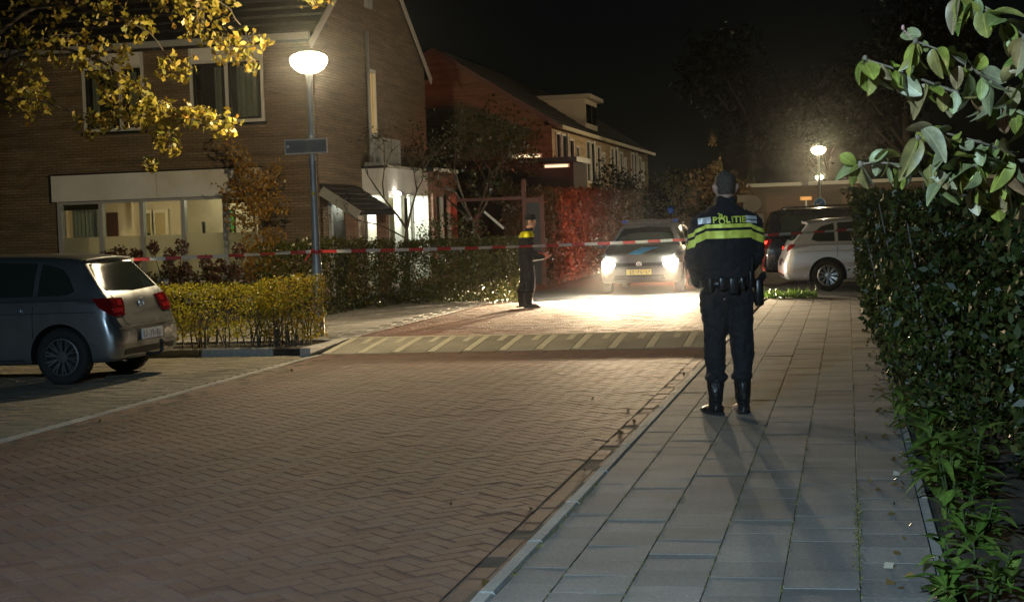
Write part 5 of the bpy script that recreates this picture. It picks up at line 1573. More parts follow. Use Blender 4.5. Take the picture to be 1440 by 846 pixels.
# --- the second officer by the hedge, side-on
O2 = empty('person', (-5.36,26.05,.012), R(-78), 'officer in a yellow shouldered jacket walking beside the hedge behind the tape', 'person')
P2 = dict(head=(.0,.10,1.455), sh=1.27, hip=.80, lean=.16, vox=.014, bvox=.010,
   armL=dict(pts=[(-.19,.03,1.235),(-.22,.02,1.01),(-.17,.20,.90),(-.12,.29,.90)],hd=(.5,.85,.0),pn=(.3,0,.9)),
   armR=dict(pts=[(.19,.03,1.235),(.22,.03,1.01),(.17,.22,.88),(.12,.32,.86)],hd=(-.4,.9,-.1),pn=(-.3,0,.9)),
   legL=dict(pts=[(-.085,0,.78),(-.09,-.02,.46),(-.09,-.07,.28),(-.09,-.09,.10)],toe=0),
   legR=dict(pts=[(.085,0,.78),(.09,.06,.46),(.09,.05,.28),(.09,.03,.088)],toe=R(4)),
   jacket=[(.82,.165,.135,0),(.86,.175,.14,0),(1.0,.178,.138,0),(1.12,.19,.138,0),(1.22,.195,.13,0),(1.27,.17,.11,0),(1.305,.12,.09,0),(1.335,.082,.08,.02),(1.37,.072,.075,.03)])
body2, jk2 = person(O2, P2)
bv = bvh_of(jk2)
M['hivis2'] = simple('yellow_shoulder_panel', (.85,.80,.02), .5, .3)
for d_,st in (((1,0,0),-2.),((-1,0,0),2.)):
    drape(bv,'shoulder_panel',M['hivis2'],jk2,np.linspace(-.12,.20,22),lambda y:1.205,lambda y:1.30,5,d=d_,start=st)
drape(bv,'shoulder_panel',M['hivis2'],jk2,np.linspace(-.18,.18,22),lambda x:1.20,lambda x:1.30,5)
drape(bv,'reflective_band',M['hivis2'],jk2,np.linspace(-.12,.20,22),lambda y:1.12,lambda y:1.15,2,d=(1,0,0),start=-2.)
# cap
cp = MB(); hx,hy,hzc = P2['head']
cp.lathe([(.088,.045),(.092,.06),(.094,.10),(.088,.128),(.05,.142),(.01,.146)],(hx,hy-.005,hzc),22)
cap = cp.build('cap', M['navy'], O2, False, True)
b=MB(); b.grid([[(hx+.085*math.sin(a),hy+.06+.035*math.cos(a)+dy*(.3+.7*math.cos(a)),hzc+.052-dz) for a in np.linspace(-1.3,1.3,12)] for dy,dz in ((0,0),(.06,.018))]); b.build('peak', M['black'], cap, False)
# pale piping down the leading trouser leg
b=MB(); b.tube([(.02,.135,.72),(.06,.145,.50),(.085,.135,.34),(.09,.095,.19)],.011,8); b.build('trouser_piping', M['softwhite'], body2, False, True)
drape(bvh_of(body2),'cuff',M['softwhite'],body2,np.linspace(.1,.2,4),lambda y:.85,lambda y:.9,2,d=(-1,0,0),start=2.)
# the things in the second officer's hands
wd = empty('signal_lamp', (-5.36,26.05,.0), R(-78), 'orange red hand lamp held at waist height by the officer behind the tape', 'hand lamp')
M['wand'] = simple('orange_red_plastic', (.80,.13,.07), .4)
MB().tube([(-.02,.05,.985),(.02,.22,.92),(.05,.36,.87)],[.03,.035,.045],12).build('shade', M['wand'], wd, False, True)
MB().tube([(.05,.36,.865),(.08,.46,.83)],[.022,.020],10).build('grip', M['black'], wd, False, True)
nt_ = empty('notebook', (-5.36,26.05,.0), R(-78), 'small white folded sheet in the hand of the officer behind the tape', 'paper')
MB().bar((.15,.12,.815),(.13,.31,.84),.09,.012).build('sheet', M['stickerwhite'], nt_, False)
# ------------------------------------------------------------------ planting
def hedge(name, boxes, n, size, mats, label, stems=0, aspect=.55, shell=.65, rough=.06, base=(0,0,0), group=None, tintf=None, stem_h=.5):
    r = empty(name, base, 0, label, 'hedge', group)
    P = np.concatenate([box_points(int(n*w),*bx,shell=shell,rough=rough) for w,bx in boxes])
    leaf_cloud('foliage', P, size, mats, r, aspect, .14, (0,0,1), .12, tint=None if tintf is None else tintf(P))
    if stems:
        b = MB()
        for k in range(stems):
            w,bx = boxes[k % len(boxes)]
            x = rng.uniform(bx[0]+.05,bx[1]-.05); y = rng.uniform(bx[2]+.04,bx[2]+(bx[3]-bx[2])*.7)
            b.tube([(x,y,-.05),(x+rng.normal(0,.03),y+rng.normal(0,.03),stem_h*.6),(x+rng.normal(0,.07),y+rng.normal(0,.06),stem_h*1.4)],[.012,.009,.004],5)
        b.build('stems', M['bark'], r)['kind']='stuff'
    return r
M['l_yellow'] = leafmat('privet_leaves', [(.19,.20,.018),(.32,.31,.026),(.41,.35,.03),(.27,.16,.016),(.16,.21,.03)], rough=.4, trans=.6)
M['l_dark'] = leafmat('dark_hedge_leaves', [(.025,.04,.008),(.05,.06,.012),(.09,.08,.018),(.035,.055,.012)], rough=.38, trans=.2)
M['l_beech'] = leafmat('beech_hedge_leaves', [(.09,.05,.02),(.13,.07,.025),(.07,.06,.02),(.16,.10,.04)], rough=.45, trans=.25)
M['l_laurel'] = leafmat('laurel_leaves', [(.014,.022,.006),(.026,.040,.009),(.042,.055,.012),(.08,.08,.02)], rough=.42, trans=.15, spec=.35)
M['l_autumn'] = leafmat('autumn_leaves', [(.22,.15,.02),(.34,.27,.035),(.44,.36,.06),(.18,.19,.03),(.28,.15,.02)], rough=.42, trans=.5)
M['l_autumn_o'] = leafmat('autumn_leaf_single', [(.22,.15,.02),(.34,.27,.035),(.48,.39,.07),(.18,.19,.03),(.30,.16,.02)], 'object', .4, .35)
M['l_orange'] = leafmat('orange_leaves', [(.40,.20,.03),(.50,.28,.04),(.26,.12,.02),(.36,.26,.04)], rough=.45, trans=.3)
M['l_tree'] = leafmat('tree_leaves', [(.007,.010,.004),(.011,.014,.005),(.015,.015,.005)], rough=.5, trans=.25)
M['l_brown'] = leafmat('dried_flower_petals', [(.09,.035,.02),(.13,.05,.03),(.06,.025,.015)], rough=.6, trans=.1)

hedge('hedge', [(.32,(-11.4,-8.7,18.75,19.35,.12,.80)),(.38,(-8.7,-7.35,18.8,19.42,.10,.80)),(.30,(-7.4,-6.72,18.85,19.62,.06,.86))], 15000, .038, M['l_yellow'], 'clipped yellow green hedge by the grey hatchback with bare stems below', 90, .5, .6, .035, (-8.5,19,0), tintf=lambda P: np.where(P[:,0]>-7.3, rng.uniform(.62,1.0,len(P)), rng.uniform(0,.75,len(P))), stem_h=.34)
hedge('hedge', [(.7,(-9.75,-8.6,24.8,27.2,.02,1.25)),(.35,(-9.0,-8.3,27.1,28.7,.02,1.22))], 11500, .05, M['l_dark'], 'dark hedge corner just right of the near lamp post', 10, .6, .6, .07, (-9,26,0))
hedge('hedge', [(1,(-8.35,-5.98,28.45,29.3,.0,1.2))], 17000, .045, M['l_dark'], 'olive green hedge behind the walking officer', 14, .6, .62, .05, (-7,28.8,0))
hedge('hedge', [(.6,(-8.0,-6.8,36.2,42,.0,2.25)),(.4,(-8.0,-6.75,42,53,.0,2.35))], 26000, .085, M['l_beech'], 'tall russet hedge glowing red beside the patrol car', 10, .65, .75, .10, (-7.2,40,0))
# right-hand hedge along the footpath: one long evergreen hedge
def rb(n, y0,y1, xf, z0,z1, dep=1.0):
    P = box_points(n, 0,dep, y0,y1, z0,z1, .7, .12, 1.0)
    P[:,0] = P[:,0]+np.array([xf(y,z) for y,z in zip(P[:,1],P[:,2])])
    return P
def face(y,z):
    b = .40 + .13*noise.noise(Vector((y*.5,z*.7,3.)))
    if y > 9: b -= .27*min(1,(y-9)/3.5)*min(1,max(0,(z-.1)/.5))
    if y < 10.5: b += .36*min(1,(10.5-y)/2.2)
    return b
M['l_hedge_lit'] = leafmat('lit_hedge_leaves',[(.05,.075,.012),(.08,.11,.02),(.11,.12,.025),(.06,.06,.015)],rough=.4,trans=.25,spec=.4)  # brighter leaves: light on the lower hedge put into their colour
rh = empty('hedge', (.9,14,0), 0, 'tall dark glossy evergreen hedge along the right of the footpath', 'hedge')
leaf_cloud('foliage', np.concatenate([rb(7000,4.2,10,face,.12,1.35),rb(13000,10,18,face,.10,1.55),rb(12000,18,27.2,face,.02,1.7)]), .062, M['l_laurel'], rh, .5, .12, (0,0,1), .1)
leaf_cloud('foliage', np.concatenate([rb(5500,9.0,15,face,.04,.95,.5),rb(3500,15,26,face,.02,.9,.5),rb(1200,10,26,face,.3,1.6,.4)]), .05, M['l_hedge_lit'] if 'l_hedge_lit' in M else M['l_laurel'], rh, .45, .12, (0,0,1), .2)
b = MB()
for k in range(70):
    y = rng.uniform(10.5,26); x = face(y,.6)+rng.uniform(.02,.5)
    b.tube([(x+.3,y,-.03),(x+.15,y+rng.normal(0,.2),.5),(x+rng.normal(0,.05),y+rng.normal(0,.35),rng.uniform(.8,1.7))],[.02,.012,.004],5)
b.build('stems', M['twig'], rh)['kind']='stuff'
# an inner dark core so the hedge is not see-through
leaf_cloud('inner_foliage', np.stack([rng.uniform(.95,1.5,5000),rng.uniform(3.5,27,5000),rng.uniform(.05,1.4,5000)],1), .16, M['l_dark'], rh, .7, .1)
# ground-cover plants by the near edge of the footpath
def shaped_leaf(name, L, W, m, droop=.25, n=6, cup=.12, rnd=False):
    b = MB(); rows=[]
    for i in range(n+1):
        t=i/n; w=(W*max(.02,math.sin(math.pi*min(1,t*.97+.02)))**.62) if rnd else W*math.sin(math.pi*min(1,t*.94+.05))**.8*(1-.25*t); z=-droop*L*t*t
        rows.append([(-w/2,t*L,z+cup*w),(0,t*L,z-cup*w*.3),(w/2,t*L,z+cup*w)])
    b.grid(rows); me=b.mesh(name,m,(0,0,0),True); return me
M['greenstem'] = simple('green_stem',(.05,.07,.02),.7)
M['l_ground'] = leafmat('ground_cover_leaves', [(.09,.17,.03),(.14,.23,.04),(.2,.27,.06),(.10,.15,.03)], 'object', .3, .25, .6)
GL = [shaped_leaf('leaf', .13,.056,M['l_ground'],.4), shaped_leaf('leaf', .10,.056,M['l_ground'],.25,6,.12,True), shaped_leaf('leaf', .15,.046,M['l_ground'],.65)]
descr = ['nearest leafy ground cover plant at the lower right beside the footpath edge','second leafy ground cover plant from the bottom beside the footpath','leafy plant with narrow arching leaves third from the bottom at the path edge','fourth leafy plant from the bottom under the dark hedge','fifth leafy plant from the bottom, against the dark hedge','sixth low leafy plant from the bottom, hanging over the path edge','low bright green plant at the path edge below the dense hedge']
for k,(x,y,s) in enumerate(((.47,6.05,1.1),(.50,7.1,1.0),(.52,8.1,1.5),(.58,8.9,1.5),(.50,9.8,1.3),(.47,10.7,1.2),(.42,11.6,1.1))):
    r = empty('ground_cover_plant', (x,y,-.03), rng.uniform(0,6), descr[k], 'plant', 'ground cover plants beside the footpath')
    for st in range(8):
        h = rng.uniform(.05,.26)*s; ox,oy = rng.normal(0,.10,2)
        MB().tube([(ox*.5,oy*.5,0),(ox,oy,h)],[.005,.003],5).build('stem', M['greenstem'], r, False)
        for q in range(9):
            o = bpy.data.objects.new('leaf', GL[int(rng.integers(0,3))]); link(o, r)
            a = q*2.4+rng.normal(0,.3)
            o.matrix_local = Matrix.Translation((ox,oy,h*(1-.09*q))) @ Matrix.Rotation(a,4,'Z') @ Matrix.Rotation(R(rng.uniform(-5,55)),4,'X') @ Matrix.Scale(s*rng.uniform(.6,1.0),4)

# autumn tree whose twigs hang in front of the house
def leaf5(name, L, m):
    """five-lobed leaf"""
    b = MB(); pts=[]; lob=[(0,1.0),(.55,.62),(1.15,.80),(1.75,.5),(2.3,.55),(2.9,.22)]
    ring_=[]
    for a,r in lob: ring_.append((r*L*.6*math.sin(a),r*L*.6*math.cos(a)))
    full=ring_+[(-x,y) for x,y in reversed(ring_[1:])]
    vs=[(0,0,-.04*L)]+[(x,y,.10*L*(abs(x)/L)*1.5-.12*L*(y/L)**2) for x,y in full]
    b.add(vs,[(0,i+1,(i+1)%len(full)+1) for i in range(len(full))]); return b.mesh(name,m)
AL = [leaf5('leaf', .13, M['l_autumn_o']), leaf5('leaf', .105, M['l_autumn_o'])]
T1 = empty('autumn_tree', (-13.76,21.31,-0.18), 0, 'autumn tree with yellow brown leaves hanging in front of the house at upper left', 'tree')
def curve(L_, k=5):
    L_=[Vector(p) for p in L_]; out=[]
    for i in range(len(L_)-1):
        p0=L_[max(i-1,0)];p1=L_[i];p2=L_[i+1];p3=L_[min(i+2,len(L_)-1)]
        for j in range(k):
            t=j/k; out.append(.5*((2*p1)+(p2-p0)*t+(2*p0-5*p1+4*p2-p3)*t*t+(3*p1-p0-3*p2+p3)*t**3)+Vector(rng.normal(0,.012,3)))
    return out+[L_[-1]]
trunk = MB().tube([(-13.76,21.31,-0.22),(-13.71,21.31,1.17),(-13.54,21.37,2.73),(-13.32,21.42,4.28),(-13.10,21.42,5.83)],[.14,.12,.10,.08,.05],10)
limbs = [ # main branches over the view
 [(-13.43,21.42,3.84),(-12.43,21.20,4.61),(-11.43,20.98,4.83),(-10.21,20.98,4.45),(-9.66,20.98,3.84)],
 [(-13.54,21.42,3.17),(-12.43,21.31,4.17),(-11.32,21.31,4.17),(-10.54,21.31,3.72),(-9.99,21.20,3.11),(-9.10,21.20,3.00)],
 [(-13.21,21.42,4.95),(-11.77,21.53,5.50),(-10.21,21.64,5.39),(-9.21,21.64,4.83),(-8.77,21.64,4.22)],
 [(-13.54,21.42,2.95),(-12.76,21.09,3.39),(-11.88,20.98,3.50),(-10.99,20.98,3.11)],
 [(-13.10,21.42,5.61),(-11.32,21.87,5.94),(-9.21,21.98,5.72),(-7.88,21.98,4.89)],
]
limbs=[[(x+.35,y,z) for x,y,z in L_] for L_ in limbs]
for L_ in limbs:
    L_=curve(L_); trunk.tube(L_,list(np.linspace(.04,.004,len(L_))),6)
clumps = [((-9.99,20.98,3.17),(.50,.4,.24),90),((-9.38,21.03,3.11),(.32,.35,.16),70),((-10.54,21.20,3.50),(.42,.4,.3),70),((-9.88,21.03,2.78),(.22,.2,.22),36),((-10.16,21.03,2.45),(.10,.10,.14),18),
 ((-10.88,21.20,4.00),(.45,.4,.35),60),((-11.43,21.09,4.17),(.5,.4,.35),40),((-9.49,21.53,4.61),(.42,.4,.42),80),((-9.10,21.64,4.11),(.28,.3,.25),40),((-9.88,21.64,4.95),(.5,.4,.35),50),((-8.77,21.64,3.84),(.12,.12,.14),14),((-11.10,21.31,4.83),(.6,.4,.3),50),((-11.99,21.31,4.72),(.5,.4,.5),40),((-12.10,21.09,3.61),(.5,.3,.5),40),((-8.99,21.75,5.33),(.6,.4,.25),40),((-10.66,20.98,3.11),(.35,.25,.15),26),((-12.43,21.31,4.06),(.5,.4,.6),40)]
singles=[]; rest=[]
clumps=[((c[0]+.35,c[1],c[2]+.02),rad,n) for c,rad,n in clumps]+[(L_[k],(.3,.25,.22),26) for L_ in limbs for k in (-1,-2)]
for c,rad,n in clumps:
    P = blob_points(int(n*3.0),c,rad,rng.uniform(0,50),-.05,2.)
    k = n//3
    singles += list(P[:k]); rest += list(P[k:])
    for q in range(max(3,n//9)):
        e = Vector(P[int(rng.integers(0,len(P)))]); s0 = Vector(c)+Vector((rng.normal(0,.08),rng.normal(0,.08),rad[2]*.7))
        mid = s0.lerp(e,.5)+Vector((0,0,.04)); trunk.tube([s0,mid,e],[.007,.005,.003],4)
trunk.build('trunk', M['bark'], T1)
for p in singles[:290]:
    o = bpy.data.objects.new('leaf', AL[int(rng.integers(0,2))]); link(o, T1)
    o.matrix_local = Matrix.Translation(Vector(p)-T1.location) @ Matrix.Rotation(rng.uniform(0,6.3),4,'Z') @ Matrix.Rotation(R(rng.uniform(60,150)),4,'X') @ Matrix.Rotation(rng.uniform(-.6,.6),4,'Y')
leaf_cloud('foliage', np.array(rest+singles[290:]), .105, M['l_autumn'], T1, .62, .14, (0,0,-1), .3)

# slim young tree with orange leaves against the house corner
T2 = empty('young_tree', (-11.55,29.6,0), 0, 'slim young tree with orange brown leaves at the corner of the lit house', 'tree')
tb_ = MB(); tb_.tube([(-11.55,29.6,-.02),(-11.5,29.6,.9),(-11.62,29.6,1.8),(-11.75,29.55,2.5),(-11.95,29.5,3.0)],[.035,.03,.024,.016,.006],7)
PP=[]
for k in range(20):
    z = rng.uniform(.6,2.9); s0 = Vector((-11.55-.1*max(0,z-1.2),29.6,z)); e = s0+Vector((rng.normal(0,.42),rng.normal(0,.3),rng.uniform(.1,.5)))
    tb_.tube([s0,s0.lerp(e,.5)+Vector((0,0,.06)),e],[.010,.007,.003],5)
    for q in range(5): PP.append(blob_points(26,tuple(s0.lerp(e,.3+.17*q)),(.26,.2,.24),k*3.7+q,-.2))
tb_.build('trunk', M['palebark'], T2)
leaf_cloud('foliage', np.concatenate(PP), .085, M['l_orange'], T2, .55, .14, (0,0,-1), .25)
P = blob_points(900,(-11.2,29.6,.55),(.6,.35,.5),3,-.1)
r = empty('shrub', (-11.2,29.6,0), 0, 'low orange leaved shrub at the foot of the young tree', 'shrub')
leaf_cloud('foliage', P, .07, M['l_orange'], r, .5, .14); MB().tube([(-11.2,29.6,-.02),(-11.15,29.6,.5)],[.02,.01],6).build('stem', M['bark'], r)
tw = empty('garden_wall', (-10.6,29.6,0), 0, 'low reddish brick garden wall at the house corner', 'wall')
MB().box(-11.05,-10.25,29.9,30.12,-.1,.78).build('wall', M['redbrick'], tw); MB().box(-11.08,-10.22,29.87,30.15,.782,.84).build('coping', simple('coping_tile',(.22,.13,.10),.8), tw)

# bare-branched little tree in front of the lit porch
T3 = empty('small_tree', (-8.95,31.4,0), 0, 'small nearly bare tree in front of the bright porch', 'tree')
tb_ = MB()
def grow(p,d,L,r,dep):
    e = p+d*L
    m_ = p.lerp(e,.5)+Vector((rng.normal(0,.04),rng.normal(0,.04),rng.normal(0,.02)))*L
    tb_.tube([p,m_,e],[r,r*.8,r*.6],5,0,False)
    if dep == 0: tips.append(e); return
    for k in range(2 if dep>1 else 3):
        nd = (d+Vector((rng.normal(0,.55),rng.normal(0,.4),rng.normal(.12,.3)))).normalized()
        grow(e,nd,L*rng.uniform(.6,.85),r*.62,dep-1)
tips=[]
grow(Vector((-8.95,31.4,-.02)),Vector((0,0,1)),1.5,.045,0)
grow(Vector((-8.95,31.4,1.4)),Vector((-.55,-.1,.8)).normalized(),.8,.03,4); grow(Vector((-8.95,31.4,1.45)),Vector((.3,0,.95)).normalized(),.8,.03,4); grow(Vector((-8.95,31.4,1.2)),Vector((-.8,-.2,.45)).normalized(),.7,.02,3)
tb_.build('trunk', M['bark'], T3)
leaf_cloud('foliage', np.concatenate([np.array(t)+rng.normal(0,.10,(5,3)) for t in tips[1:]]), .06, M['l_tree'], T3, .5, .1)
T4 = empty('garden_tree', (-9.2,38.5,0), 0, 'dark leafy garden tree between the two houses', 'tree')
tb_ = MB(); tips=[]
tb_.tube([(-9.2,38.5,-.05),(-9.2,38.5,1.6)],[.08,.06],7)
for k in range(5): grow(Vector((-9.2,38.5,1.5)),Vector((rng.normal(0,.6),rng.normal(0,.5),1)).normalized(),1.0,.04,3)
tb_.build('trunk', M['bark'], T4)
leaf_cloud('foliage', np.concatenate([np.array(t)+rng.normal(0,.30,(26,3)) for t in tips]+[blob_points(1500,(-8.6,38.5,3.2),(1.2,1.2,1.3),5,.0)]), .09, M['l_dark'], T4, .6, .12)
# dark planting between the hedges and the far terrace
def bush(loc, rad, n, size, m, label, name='shrub', seed=1, cat='shrub', gap=0., stem=.03, group=None):
    r = empty(name, (loc[0],loc[1],0), 0, label, cat, group)
    P = blob_points(n, loc, rad, seed, gap, 1.8); P = P[P[:,2] > .02]
    leaf_cloud('foliage', P, size, m, r, .55, .14)
    MB().tube([(loc[0],loc[1],-.1),(loc[0]+.03,loc[1],loc[2])],[stem,stem*.5],6).build('stem', M['bark'], r)
    return r
bush((-8.9,35.0,.9),(1.0,.9,.9),1600,.08,M['l_dark'],'dark rounded shrub behind the olive hedge left of the carport',seed=11)
bush((-9.6,32.2,.7),(.5,.6,.6),900,.06,M['l_dark'],'dark shrub in front of the lit porch glazing',seed=14)
bush((-7.9,55.0,2.0),(1.2,2.2,1.5),2400,.13,M['l_tree'],'leafy shrub in front of the far terrace facade',seed=21)
bush((-7.4,66.0,2.1),(1.5,3.0,1.3),2200,.15,M['l_dark'],'dark shrub where the far terrace ends',seed=31)
bush((-5.4,60.0,1.6),(1.0,1.2,1.6),1800,.13,M['l_beech'],'dim orange leaved shrub behind the patrol car',seed=41)
bush((-4.2,62.0,1.7),(.8,1.2,1.6),1500,.13,M['l_beech'],'rust coloured shrub left of the officer in the distance',seed=43)
r = bush((-4.75,58.0,2.2),(.34,.34,2.3),1500,.10,M['l_beech'],'tall slim columnar tree left of the officer in the distance','columnar_tree',51,'tree')
def bigtree(x,y,h,w,label,seed,n=5200):
    r = empty('tree', (x,y,-.15), 0, label, 'tree', 'dark trees against the night sky')
    b = MB(); b.tube([(x,y,-.2),(x+.1,y,h*.3),(x,y+.1,h*.6)],[.28,.22,.12],9)
    for k in range(7):
        a = k*.9+seed; b.tube([(x+.05,y,h*(.28+.05*k)),(x+w*.5*math.cos(a),y+w*.5*math.sin(a),h*(.5+.05*k))],[.10,.03],6)
    b.build('trunk', M['bark'], r)
    P = np.concatenate([blob_points(n//7,(x+w*.5*math.cos(a),y+w*.5*math.sin(a),h*(.50+.065*i)),(w*.55,w*.55,h*.16),seed+i*7,.02,1.8) for i,a in enumerate(np.arange(7)*.9+seed)])
    leaf_cloud('foliage', P, .26, M['l_tree'], r, .6, .12)
bigtree(2.6,72,11,4.2,'big dark tree behind the far lamp and the cars',2)
bigtree(-5.0,84,11,4.0,'dark tree beyond the end of the far terrace',5)
bigtree(-1.4,118,12,5.,'distant dark tree at the end of the road',9,4000)

# hydrangeas with dried brown heads under the lit windows
def hydrangea(x,y,label,seed,heads):
    r = empty('hydrangea', (x,y,0), 0, label, 'shrub', 'hydrangeas under the house windows')
    st = MB()
    for (hx,hz_,rad) in heads:
        hy_ = y+rng.normal(0,.12)
        st.tube([(x+(hx-x)*.3,y,-.02),(hx,hy_,hz_)],[.012,.007],5)
        P = blob_points(170,(hx,hy_,hz_),(rad*.9,rad*.9,rad*1.1),seed+hx,-.4)
        leaf_cloud('flower_head', P, .055, M['l_brown'], r, .8, .15)
    st.build('stems', M['bark'], r)
    leaf_cloud('foliage', blob_points(420,(x,y,.45),(.62,.3,.42),seed,-.1), .11, M['l_brownleaf'], r, .65, .14)
M['l_brownleaf'] = leafmat('hydrangea_leaves', [(.06,.045,.015),(.10,.06,.02),(.05,.055,.015)], rough=.5, trans=.2)
hydrangea(-13.9,28.6,'hydrangea with dried brown heads at the left under the windows',3,[(-14.35,1.06,.15),(-14.05,1.12,.17),(-13.75,1.04,.17),(-13.55,1.08,.13),(-14.2,.8,.15),(-13.8,.75,.16)])
hydrangea(-12.9,28.5,'hydrangea with tall brown heads under the middle panes',5,[(-13.25,1.22,.13),(-12.95,1.05,.15),(-12.72,1.22,.16),(-13.1,.85,.16),(-12.65,.8,.15),(-12.85,.62,.15)])
hydrangea(-11.95,28.5,'hydrangea with one tall brown head under the right panes',7,[(-12.2,.88,.15),(-11.85,.82,.15),(-11.55,1.10,.16),(-12.0,.6,.15),(-11.6,.7,.15)])

# near branch of a broad-leaved shrub hanging in at the upper right
M['darktwig'] = simple('dark_twig',(.11,.085,.06),.8,noise_amt=.3,scale=30,bump=.6)
NB = empty('overhanging_branch', (1.0,3.9,1.4), 0, 'broad leaved branch hanging in close at the upper right', 'branch')
M['l_near'] = leafmat('broad_leaf', [(.15,.17,.06),(.24,.24,.13),(.20,.25,.03),(.26,.18,.09),(.30,.30,.18),(.15,.19,.04),(.27,.28,.05),(.22,.12,.07)], 'object', .45, .25, .35)
nb = MB()
br = [[(1.0,3.9,1.40),(.62,3.6,1.60),(.36,3.5,1.66),(.20,3.48,1.72),(.10,3.47,1.765),(.045,3.46,1.785)],
      [(.42,3.52,1.645),(.30,3.47,1.73),(.21,3.45,1.79),(.15,3.44,1.815)],
      [(.62,3.6,1.57),(.36,3.5,1.555),(.24,3.47,1.545),(.15,3.46,1.55),(.06,3.45,1.565),(.03,3.45,1.56)],
      [(.36,3.5,1.57),(.27,3.46,1.60),(.19,3.45,1.625),(.15,3.44,1.61)],
      [(.30,3.49,1.57),(.24,3.48,1.585),(.20,3.49,1.58)],[(.27,3.48,1.56),(.20,3.47,1.565)],
      [(.7,3.7,1.5),(.45,3.6,1.50),(.27,3.55,1.50)],
      [(.62,3.6,1.60),(.42,3.5,1.78),(.32,3.46,1.86),(.24,3.45,1.90)],
      [(.5,3.6,1.6),(.40,3.4,1.72),(.36,3.35,1.80)]]
for L_ in br:
    L_ = curve(L_,3) if False else L_; nb.tube(L_, list(np.linspace(.006 if len(L_)>4 else .0035,.0018,len(L_))), 7)
    tip = Vector(L_[-1]); nb.ell(tuple(tip),(.006,.006,.009),8,6)
nb.build('twigs', M['darktwig'], NB, True, True)
bud = MB().tube([(.15,3.44,1.813),(.137,3.45,1.828),(.126,3.45,1.842)],[.0016,.0014,.0012],5).ell((.125,3.45,1.846),(.0038,.0038,.0065),8,6); bud.build('bud', simple('pink_bud',(.30,.17,.15),.6), NB, True, True)
NL = [shaped_leaf('leaf', .080,.050,M['l_near'],.22,9,.16,True), shaped_leaf('leaf', .066,.044,M['l_near'],.45,9,.10,True), shaped_leaf('leaf', .085,.046,M['l_near'],.75,9,.24,True), shaped_leaf('leaf', .06,.042,M['l_near'],-.2,9,.3,True)]
def put_leaf(p, yaw, pitch, roll, s=1.):
    o = bpy.data.objects.new('leaf', NL[int(rng.integers(0,4))]); link(o, NB)
    o.matrix_local = Matrix.Translation(Vector(p)-NB.location) @ Matrix.Rotation(yaw,4,'Z') @ Matrix.Rotation(pitch,4,'X') @ Matrix.Rotation(roll,4,'Y') @ Matrix.Scale(s,4)
for L_ in br:
    n = len(L_)
    for i in range(n-1):
        a,b_ = Vector(L_[i]),Vector(L_[i+1])
        if a.x > .55: continue
        m_ = max(3,int((b_-a).length/.0085))
        for q in range(m_):
            p = a.lerp(b_,(q+rng.uniform(.2,.8))/m_)
            if p.x < .03: p.x += .02
            put_leaf(p+Vector(rng.normal(0,.008,3)), rng.uniform(-1.,4.1), R(rng.uniform(-115,35)), rng.normal(0,.8), rng.uniform(.5,.95))
    e = Vector(L_[-1])
    for q in range(3): put_leaf(e, R(60+60*q)+rng.normal(0,.3), R(rng.uniform(-110,-40)), rng.normal(0,.5), rng.uniform(.65,.95))

# ------------------------------------------------------------------ barrier tape, from the left to the lamp post and on to the right hedge
M['tape_red'] = simple('tape_red',(.55,.05,.05),.45,0,.15,20); M['tape_white'] = simple('tape_white',(.62,.60,.56),.45,0,.1,20)
T = empty('barrier_tape', (LX,LY,1.17), 0, 'red and white barrier tape stretched across the road at waist height', 'tape')
def tape(p0,p1,sagz,seg=.212,w=.044):
    p0=Vector(p0); p1=Vector(p1); L=(p1-p0).length; n=max(4,int(round(L/(seg/2)))); d=(p1-p0).normalized()
    b=MB(); A=[];B_=[]
    for i in range(n+1):
        t=i/n; c=p0.lerp(p1,t)-Vector((0,0,sagz*4*t*(1-t)))
        tw=.55*math.sin(t*9+p0.x)+.25*math.sin(t*23)
        u_=Vector((0,0,1))*math.cos(tw)+d.cross(Vector((0,0,1)))*math.sin(tw)
        A.append(c+u_*w/2); B_.append(c-u_*w/2)
    for i in range(n):
        b.add([A[i],B_[i],B_[i+1],A[i+1]],[(0,1,2,3)],(i//2)%2)
    o=b.build('tape_span',[M['tape_red'],M['tape_white']],T)
    return o
tape((-12.2,18.6,1.19),(LX-.06,LY+.06,1.165),.03)
tape((LX+.06,LY+.06,1.165),(.42,25.8,1.19),.06)
b = MB()
for k in range(2): b.tube([(LX+.065*math.cos(a),LY+.065*math.sin(a),1.15+.03*k+.01*math.sin(a*2)) for a in np.linspace(0,2*math.pi,14)],.013,6)
b.bar((LX-.06,LY-.05,1.16),(LX-.13,LY-.10,1.05),.04,.006)
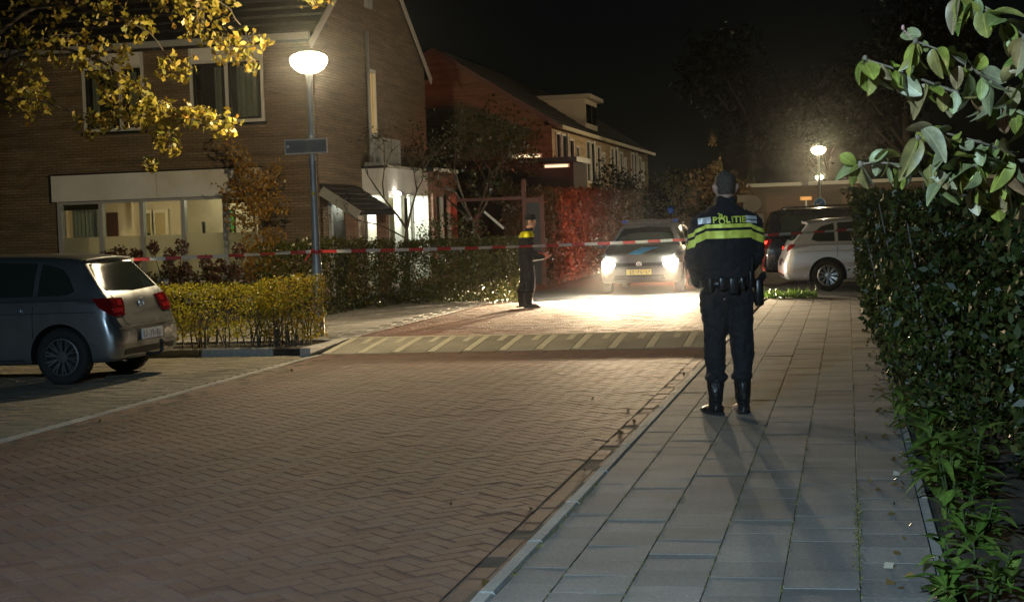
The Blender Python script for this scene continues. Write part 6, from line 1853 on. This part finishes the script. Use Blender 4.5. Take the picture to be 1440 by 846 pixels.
b.build('tape_knot', M['tape_red'], T)
tp = empty('fence_post', (.44,25.82,-.03), 0, 'thin post hidden in the right hedge where the tape is tied', 'post')
MB().box(.415,.465,25.80,25.85,-.1,1.35).build('post', M['bark'], tp)

# signs at the far corner, behind the officer's shoulder
def sign(x,y,z,shape,w,h,m,label,rot=0):
    e = empty('traffic_sign', (x,y,-.1), 0, label, 'traffic sign')
    MB().tube([(x,y+.04,-.12),(x,y+.04,z+h*.4)],.03,8).build('pole', M['metal_pole'], e)
    b = MB()
    if shape=='disc': disc(b,(x,y,z),w)
    else: b.box(x-w/2,x+w/2,y-.012,y+.006,z-h/2,z+h/2)
    b.build('sign_plate', m, e); return e
M['sign_cream'] = simple('pale_sign_back',(.55,.48,.34),.45,.2); M['sign_orange']=simple('orange_sign',(.55,.28,.08),.5)
s1 = sign(-3.38,53,2.02,'box',.42,.24,M['sign_cream'],"pale rectangular sign showing beside the officer's right shoulder")
s2 = sign(-3.02,52,1.83,'disc',.27,.5,M['sign_cream'],"round pale sign back beside the officer's right shoulder")
MB().box(-2.93,-2.66,51.99,52.008,1.22,1.5).build('lower_plate', M['sign_cream'], s2)
s3 = sign(-1.5,60,2.02,'box',.42,.13,M['sign_orange'],'small orange board above the roof of the dark people carrier')
# ------------------------------------------------------------------ scattering volume added to put a glow round the lamps
HAZE = True
if HAZE:
    hz = MB().box(-120,120,-30,160,-1.3,16).build('glow_volume', None or M['white'])
    tag(hz, 'thin scattering volume added for the glow round the lamps', None, None, 'stuff')
    hm = bpy.data.materials.new('glow_volume'); hm.use_nodes = True
    nt = hm.node_tree; nt.nodes.remove(nt.nodes['Principled BSDF'])
    pv = nt.nodes.new('ShaderNodeVolumePrincipled'); pv.inputs['Color'].default_value = (.95,.95,.95,1); pv.inputs['Density'].default_value = .00032; pv.inputs['Anisotropy'].default_value = .97
    nt.links.new(pv.outputs[0], nt.nodes['Material Output'].inputs['Volume'])
    hz.data.materials.clear(); hz.data.materials.append(hm)
